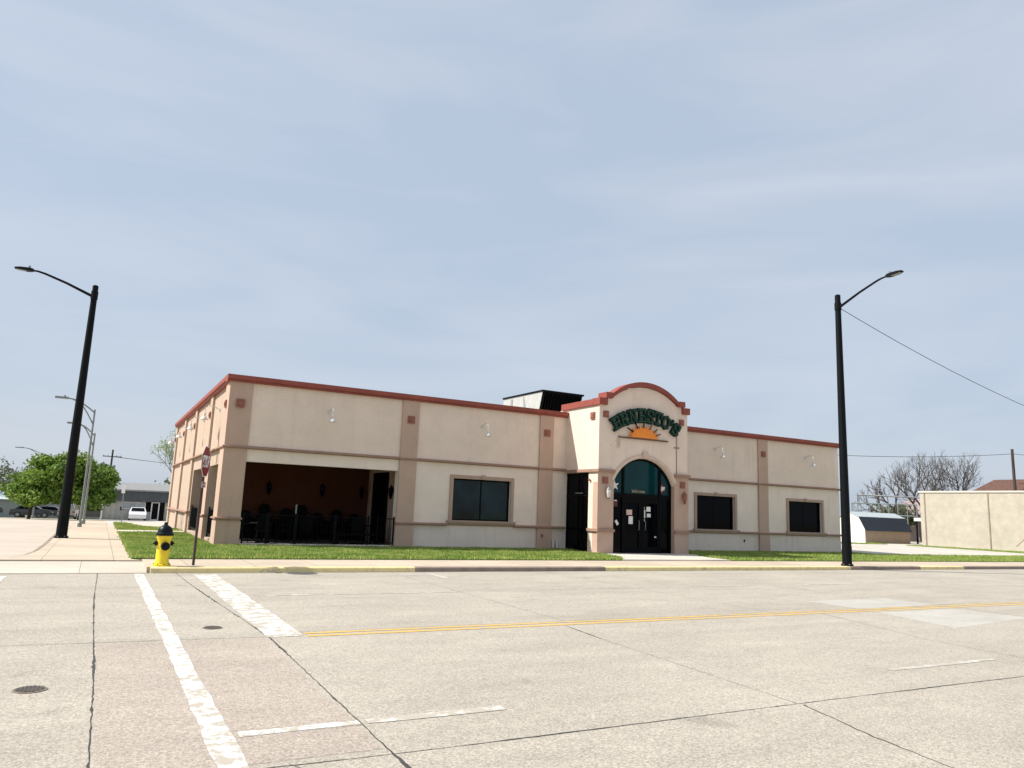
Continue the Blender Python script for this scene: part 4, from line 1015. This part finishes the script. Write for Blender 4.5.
bare_tree(85.5, 10.6, -.1, 9.8, .55, 35, 'leafless tree at the extreme right behind the wooden pole', depth=6, r0=.26)
bare_tree(92, 31, -.1, 8.2, .6, 36, 'thin leafless tree farther off, seen between the shed and the tan wall', depth=6, r0=.15)
leafy_tree(76, 27, -.2, 2.6, 2.6, 1.6, 41, 'grey-green bush behind the steel rack beyond the shed', M['hedge'], 2500, .2, 1, 'bush', 'bush')
for i, (x, y, rx, rz, zc, lb) in enumerate([(10, 96, 5, 3.4, 2.2, 'pale budding tree rising behind the grey shop roof'), (18, 104, 6, 3.6, 2.4, 'pale budding tree behind the grey shop, partly hidden by the restaurant'),
        (-18, 120, 6, 4.2, 2.2, 'hazy grey-green tree at the far left edge of the picture'), (-27, 128, 7, 4, 2, 'wide grey-green tree just beyond the left edge of the view'), (-1.5, 92, 3, 2, 0, 'brownish shrub between the round green tree and the grey shop')]):
    leafy_tree(x, y, hz(y), zc, rx, rz, 50 + i, lb, M['hedge'], 3500, .22, 1.2)
# ------------------------------------------------------------------ far buildings
zf = hz(70)
GS = thing('shop_building', 'low grey ribbed-metal shop with pale sloping roof at far left behind the lot', 'building', (8, 75, zf))
x0, x1, y0, y1 = -3.25, 21, 70.2, 84
MB().box(x0, x1, y0, y1, zf - .3, 2.1).build('wall', M['gwall'], GS)
mb = MB(); mb.box(x0 + .15, x1, y0 - .35, y0 - .001, 1.05 - .1, 2.14); mb.build('fascia', M['gsiding'], GS)
mb = MB(); mb.prism([(y0 - .7, 2.15), (y0 - .7, 2.28), (y0 + 3.2, 3.12), (y1 + .3, 2.7), (y1 + .3, 2.55)], lambda y, z, x: (x, y, z), x0 - .25, x1 + .2); mb.build('roof', M['groof'], GS)
MB().prism([(x0 - .02, -1.3), (x0 + .15, -1.3), (x0 + .15, 2.14), (x0 - .02, 2.14)], XZ(), y0 - .6, y0 - .001).build('end_fin', M['signw'], GS)
mb = MB()
for i in range(40): mb.box(x0 + .3 + i * .6, x0 + .34 + i * .6, y0 - .02, y0 - .0005, zf, .94)
mb.build('wall_rib', M['greysteel'], GS)
w = MB().box(-1.2, 1.25, y0 - .08, y0 - .021, .05, .85).build('window', M['signw'], GS); MB().box(-1.12, 1.17, y0 - .09, y0 - .081, .12, .78).build('pane', mat('bright_window_reflection', (.30, .34, .36), .15, .4, 1.5), w)
dr = MB().box(1.85, 2.75, y0 - .1, y0 - .021, zf, .92).build('door', M['signw'], GS); MB().box(1.98, 2.62, y0 - .11, y0 - .101, zf + .2, .82).build('pane', M['glass'], dr)
MB().box(1.25, 1.84, y0 - .06, y0 - .021, -.2, .92).build('door_sidelight', M['glass'], GS); MB().box(2.76, 3.3, y0 - .06, y0 - .021, zf, .92).build('door_sidelight', M['glass'], GS)
for x in (-2.1, 3.7): MB().box(x, x + .2, y0 - .25, y0 - .021, .7, .85).build('wall_light', M['black'], GS)
MB().box(-1.35, -1.0, y0 - .05, y0 - .0205, -.1, .3).build('electric_box', M['black'], GS)
TT = thing('warehouse', 'pale teal-grey roofed warehouse at the far left edge', 'building', (-32, 120, -2.3))
MB().box(-46, -14.5, 112, 128, -2.8, .3).build('wall', mat('grey_warehouse_wall', (.3, .33, .33), .8), TT)
mb = MB(); mb.prism([(111.4, .301), (120, 2.4), (128.6, .301)], lambda y, z, x: (x, y, z), -46.5, -14); mb.build('roof', mat('teal_grey_roof', (.42, .5, .5), .6), TT)
MB().box(-13.5, 6, 118, 128, -2.8, -.1).build('low_wing', mat('grey_wing', (.35, .35, .33), .8), TT)

# cars
def car(x, y, z, yaw, paint, label, kind=0):
    T = thing('parked_car', label, 'car', (0, 0, 0), 'parked cars')
    L2, Wd = 2.15, .86
    side = [(-L2, .35), (-L2, .78), (-2.05, .92), (-1.75, 1.0), (-1.25, 1.38), (-.6, 1.47), (.25, 1.42), (.95, 1.02), (1.75, .92), (2.1, .72), (L2, .4), (L2 - .05, .28), (-L2 + .05, .28)]
    if kind == 1: side = [(-L2, .4), (-L2, 1.0), (-2.1, 1.55), (-1.8, 1.72), (.3, 1.72), (.95, 1.15), (1.9, 1.05), (L2, .8), (L2, .4), (-L2 + .05, .3)]
    mb = MB(); n = len(side)
    def wy(z_): return Wd if z_ < .95 else Wd - (z_ - .95) * .38
    V = [(a, -wy(b), b) for a, b in side] + [(a, wy(b), b) for a, b in side]
    mb.add(V, [tuple(range(n)), tuple(reversed(range(n, 2 * n)))] + [(i, i + n, (i + 1) % n + n, (i + 1) % n) for i in range(n)])
    b_ = mb.build('body', paint, T)
    g = MB(); e = .012
    zt = 1.36 if kind == 0 else 1.6
    xa, xb = (-1.5, .75) if kind == 0 else (-1.95, .8)
    for s_ in (-1, 1):
        P = [(xa, 1.02), (xa + .42, zt), (.2, zt), (xb, 1.04)]
        g.add([(a, s_ * (wy(c) + e), c) for a, c in P], [(0, 1, 2, 3)])
    if kind == 0:
        g.add([(-1.77 - e, -.62, 1.02), (-1.77 - e, .62, 1.02), (-1.3 - e, .56, 1.36), (-1.3 - e, -.56, 1.36)], [(0, 1, 2, 3)]); g.add([(.93 + e, -.68, 1.06), (.93 + e, .68, 1.06), (.33 + e, .6, 1.4), (.33 + e, -.6, 1.4)], [(0, 1, 2, 3)])
    else:
        g.add([(-2.12 - e, -.66, 1.1), (-2.12 - e, .66, 1.1), (-1.98 - e, .6, 1.6), (-1.98 - e, -.6, 1.6)], [(0, 1, 2, 3)]); g.add([(.92 + e, -.7, 1.19), (.92 + e, .7, 1.19), (.4 + e, .6, 1.66), (.4 + e, -.6, 1.66)], [(0, 1, 2, 3)])
    g.build('window', M['glass'], T)
    for a in (-1.35, 1.35):
        for s_ in (-1, 1):
            w = MB().lathe((a, s_ * .78, .33), [(.2, -.11), (.33, -.1), (.33, .1), (.2, .11)], 16, axis='y').build('wheel', M['tyre'], T)
            MB().lathe((a, s_ * .86, .33), [(.2, -.05), (.19, .04), (.05, .05)], 12, axis='y').build('rim', M['greysteel'], w)
    for s_ in (-1, 1):
        MB().box(-L2 - .02, -L2 + .03, s_ * .7 - .12, s_ * .7 + .12, .72, .88).build('tail_light', M['lightr'], T)
        MB().box(L2 - .12, L2 + .0, s_ * .62 - .14, s_ * .62 + .14, .6, .72).build('headlight', M['signw'], T)
    MB().box(-L2 - .012, -L2 - .001, -.26, .26, .5, .62).build('number_plate', M['signw'], T)
    MB().box(-L2 - .05, -L2 + .02, -.8, .8, .3, .42).build('bumper', M['blackf'], T)
    T.location = (x, y, z); T.rotation_euler = (0, 0, yaw); return T
car(.35, 66.2, hz(66.2) + .01, rad(-92), M['carw'], 'white hatchback parked outside the grey shop door')
car(-15.6, 80, hz(76), rad(5), M['card'], 'dark van parked at far left under the leafless edge of trees', 1)
car(-10.4, 78, hz(78), rad(0), M['card'], 'dark car partly behind the thin tree trunk at far left')
car(-8.6, 84, hz(84), rad(0), M['card'], 'dark car farther back under the middle of the green trees')
car(-4.0, 77, hz(77), rad(8), M['card'], 'dark car parked between the round green tree and the grey shop')
car(-6.2, 70, hz(70), rad(80), M['cars'], 'pale car seen under the round green tree right of its trunk', 1)
# shed
SH = thing('shed', 'white and tan gambrel shed with navy shingle roof beyond the parking lot', 'shed', (58.6, 17.5, 0))
sx0, sx1, sy0, sy1 = 55.6, 61.9, 15.6, 18.6; ym = (sy0 + sy1) / 2
MB().box(sx0 + .02, sx1, sy0, sy1, -.1, 1.22).build('wall', M['shedt'], SH)
gp = [(sy0, -.1), (sy0, 1.22), (sy0 + .55, 2.2), (ym, 2.62), (sy1 - .55, 2.2), (sy1, 1.22), (sy1, -.1)]
MB().prism(gp, lambda y, z, x: (x, y, z), sx0 - .03, sx0 + .019).build('gable_wall', M['shedw'], SH)
MB().prism(gp[1:-1], lambda y, z, x: (x, y, z), sx1 - .03, sx1 + .01).build('gable_wall', M['shedt'], SH)
def slope(p, q, t=.05): 
    d = Vector((q[0] - p[0], q[1] - p[1])); n_ = Vector((-d.y, d.x)).normalized() * t
    if n_.y < 0: n_ = -n_
    return [p, q, (q[0] + n_.x, q[1] + n_.y), (p[0] + n_.x, p[1] + n_.y)]
mb = MB()
for a, b in (((sy0 - .12, 1.08), (sy0 + .52, 2.22)), ((sy1 + .12, 1.08), (sy1 - .52, 2.22))): mb.prism(slope(a, b), lambda y, z, x: (x, y, z), sx0 - .12, sx1 + .1)
mb.build('steep_roof', M['shingle'], SH)
mb = MB()
for a, b in (((sy0 + .5, 2.24), (ym, 2.66)), ((sy1 - .5, 2.24), (ym, 2.66))): mb.prism(slope(a, b), lambda y, z, x: (x, y, z), sx0 - .12, sx1 + .1)
mb.build('upper_roof', M['shingleg'], SH)
# tan block building whose long blank wall faces the lot
TB_ = thing('block_building', 'tan concrete-block building with a long blank wall at far right', 'building', (66, 4, 0))
MB().box(57.5, 70, -1.5, 11.65, -.2, 4.45).build('wall', M['tanb'], TB_)
MB().box(57.42, 70.08, -1.58, 11.73, 4.451, 4.58).build('coping', M['wood'], TB_)
for y in (-.2, 6.02, 11.2): MB().box(57.46, 57.499, y, y + .09, 0, 4.449).build('wall_joint', M['kerb'], TB_)
mb = MB(); mb.prism([(4.2, .4), (4.26, .4), (1.9, 2.6), (1.84, 2.6)], lambda y, z, x: (x, y, z), 57.485, 57.499); mb.build('wall_crack', M['trim'], TB_)
# steel rack behind shed
RK = thing('steel_rack', 'grey steel frame of posts and rails standing behind the shed', 'frame', (66, 21.5, 0))
a, b = Vector((64.6, 23.6, 0)), Vector((68.2, 18.9, 0))
for i in range(8):
    p = a.lerp(b, i / 7); MB().tube([p, p + Vector((0, 0, 3.78))], .05, 6).build('post', M['metal'], RK)
mb = MB()
for z in (2.6, 3.74): mb.tube([a + Vector((0, 0, z)), b + Vector((0, 0, z))], .06, 6)
mb.build('rail', M['metal'], RK)
mb = MB()
for i in range(22):
    p = a.lerp(b, i / 22); mb.tube([p + Vector((0, 0, 2.6)), p + Vector((0, 0, 3.74))], .012, 4)
mb.build('mesh_panel', M['metal'], RK)
BM = thing('steel_gantry', 'taller thin steel gantry beam above the steel frame behind the shed', 'gantry', (69, 24, 0))
MB().tube([(67.4, 25, 4.7), (71.4, 20.1, 4.55)], .09, 6).build('beam', M['greysteel'], BM)
for p in ((67.4, 25), (71.4, 20.1)): MB().tube([(*p, 0), (*p, 4.9)], .07, 6).build('post', M['greysteel'], BM)
# pink house, canopy, dark trailer
PH = thing('house', 'small pink-sided house partly hidden between the shed and the tan wall', 'house', (82, 25, 0))
MB().box(79, 88, 22.5, 30, -.1, 3.0).build('wall', M['pink'], PH)
mb = MB(); mb.prism([(22.0, 2.95), (26.2, 4.8), (30.5, 2.95)], lambda y, z, x: (x, y, z), 78.6, 88.4); mb.build('roof', mat('dusty_pink_roof', (.42, .33, .35), .8, .15, 4), PH)
wv = MB().box(78.94, 78.999, 23.4, 25, 1.4, 2.5).build('window', M['signw'], PH); MB().box(78.93, 78.939, 23.5, 24.9, 1.5, 2.4).build('pane', M['glass'], wv)
CP = thing('carport', 'white flat-roofed carport beside the end of the tan wall', 'carport', (66, 15.4, 0))
MB().box(63.8, 69, 13.4, 16.4, 2.1, 2.4).build('roof', M['shedw'], CP)
for p in ((63.95, 13.55), (68.8, 13.55), (63.95, 16.2), (68.8, 16.2)): MB().box(p[0], p[0] + .12, p[1], p[1] + .12, 0, 2.099).build('post', M['black'], CP)
UT = thing('utility_trailer', 'dark open utility trailer parked under the white carport', 'trailer', (65.2, 14.3, 0))
MB().box(64.1, 67.2, 13.9, 15.4, .45, .85).build('bed', M['black'], UT)
mb = MB()
for y in (13.9, 15.4): mb.tube([(64.1, y, .85), (64.1, y, 1.25), (67.2, y, 1.25), (67.2, y, .85)], .03, 6)
mb.build('rail', M['black'], UT)
for y in (13.8, 15.5): MB().lathe((65.7, y, .33), [(.15, -.1), (.33, -.09), (.33, .09), (.15, .1)], 14, axis='y').build('wheel', M['tyre'], UT)
MB().tube([(62.9, 14.65, .5), (64.1, 14.65, .5)], .04, 6).build('drawbar', M['black'], UT)
# houses with brown roofs
def house(x0, x1, y0, y1, ze, zr, wallm, label):
    """gable roof with its ridge along y, one slope facing the camera side (-x)"""
    T = thing('house', label, 'house', ((x0 + x1) / 2, (y0 + y1) / 2, 0)); xm = (x0 + x1) / 2; ym = (y0 + y1) / 2
    MB().box(x0, x1, y0, y1, -.1, ze).build('wall', wallm, T)
    for (a, b) in ((y0 + .01, y0 + .2), (y1 - .2, y1 - .01)):
        mb = MB(); mb.prism([(x0 + .02, ze), (x1 - .02, ze), (xm, zr - .06)], lambda x, z, y: (x, y, z), a, b); mb.build('gable', wallm, T)
    mb = MB(); k = (zr - ze) / ((x1 - x0) / 2)
    for s_ in (-1, 1): mb.prism(slope((xm + s_ * ((x1 - x0) / 2 + .5), ze - k * .5), (xm, zr), .12), lambda x, z, y: (x, y, z), y0 - .5, y1 + .5)
    r_ = mb.build('roof', M['shingleb'], T)
    MB().box(xm - 1.6, xm - 1.0, ym - 2.2, ym - 1.6, ze, zr + .4).build('chimney', M['shedw'], r_)
    w_ = MB().box(x0 - .05, x0 - .001, ym - .8, ym + .8, 2.2, 3.4).build('window', M['signw'], T); MB().box(x0 - .06, x0 - .051, ym - .7, ym + .7, 2.3, 3.3).build('pane', M['glass'], w_)
    return T
house(73, 80, 11.7, 15.3, 5.35, 6.5, M['wood'], 'house with brown shingle gable roof showing above the tan wall')
house(70, 77, 3.0, 9.4, 5.95, 7.3, M['shedw'], 'larger pale house with brown roof at the extreme right above the tan wall')
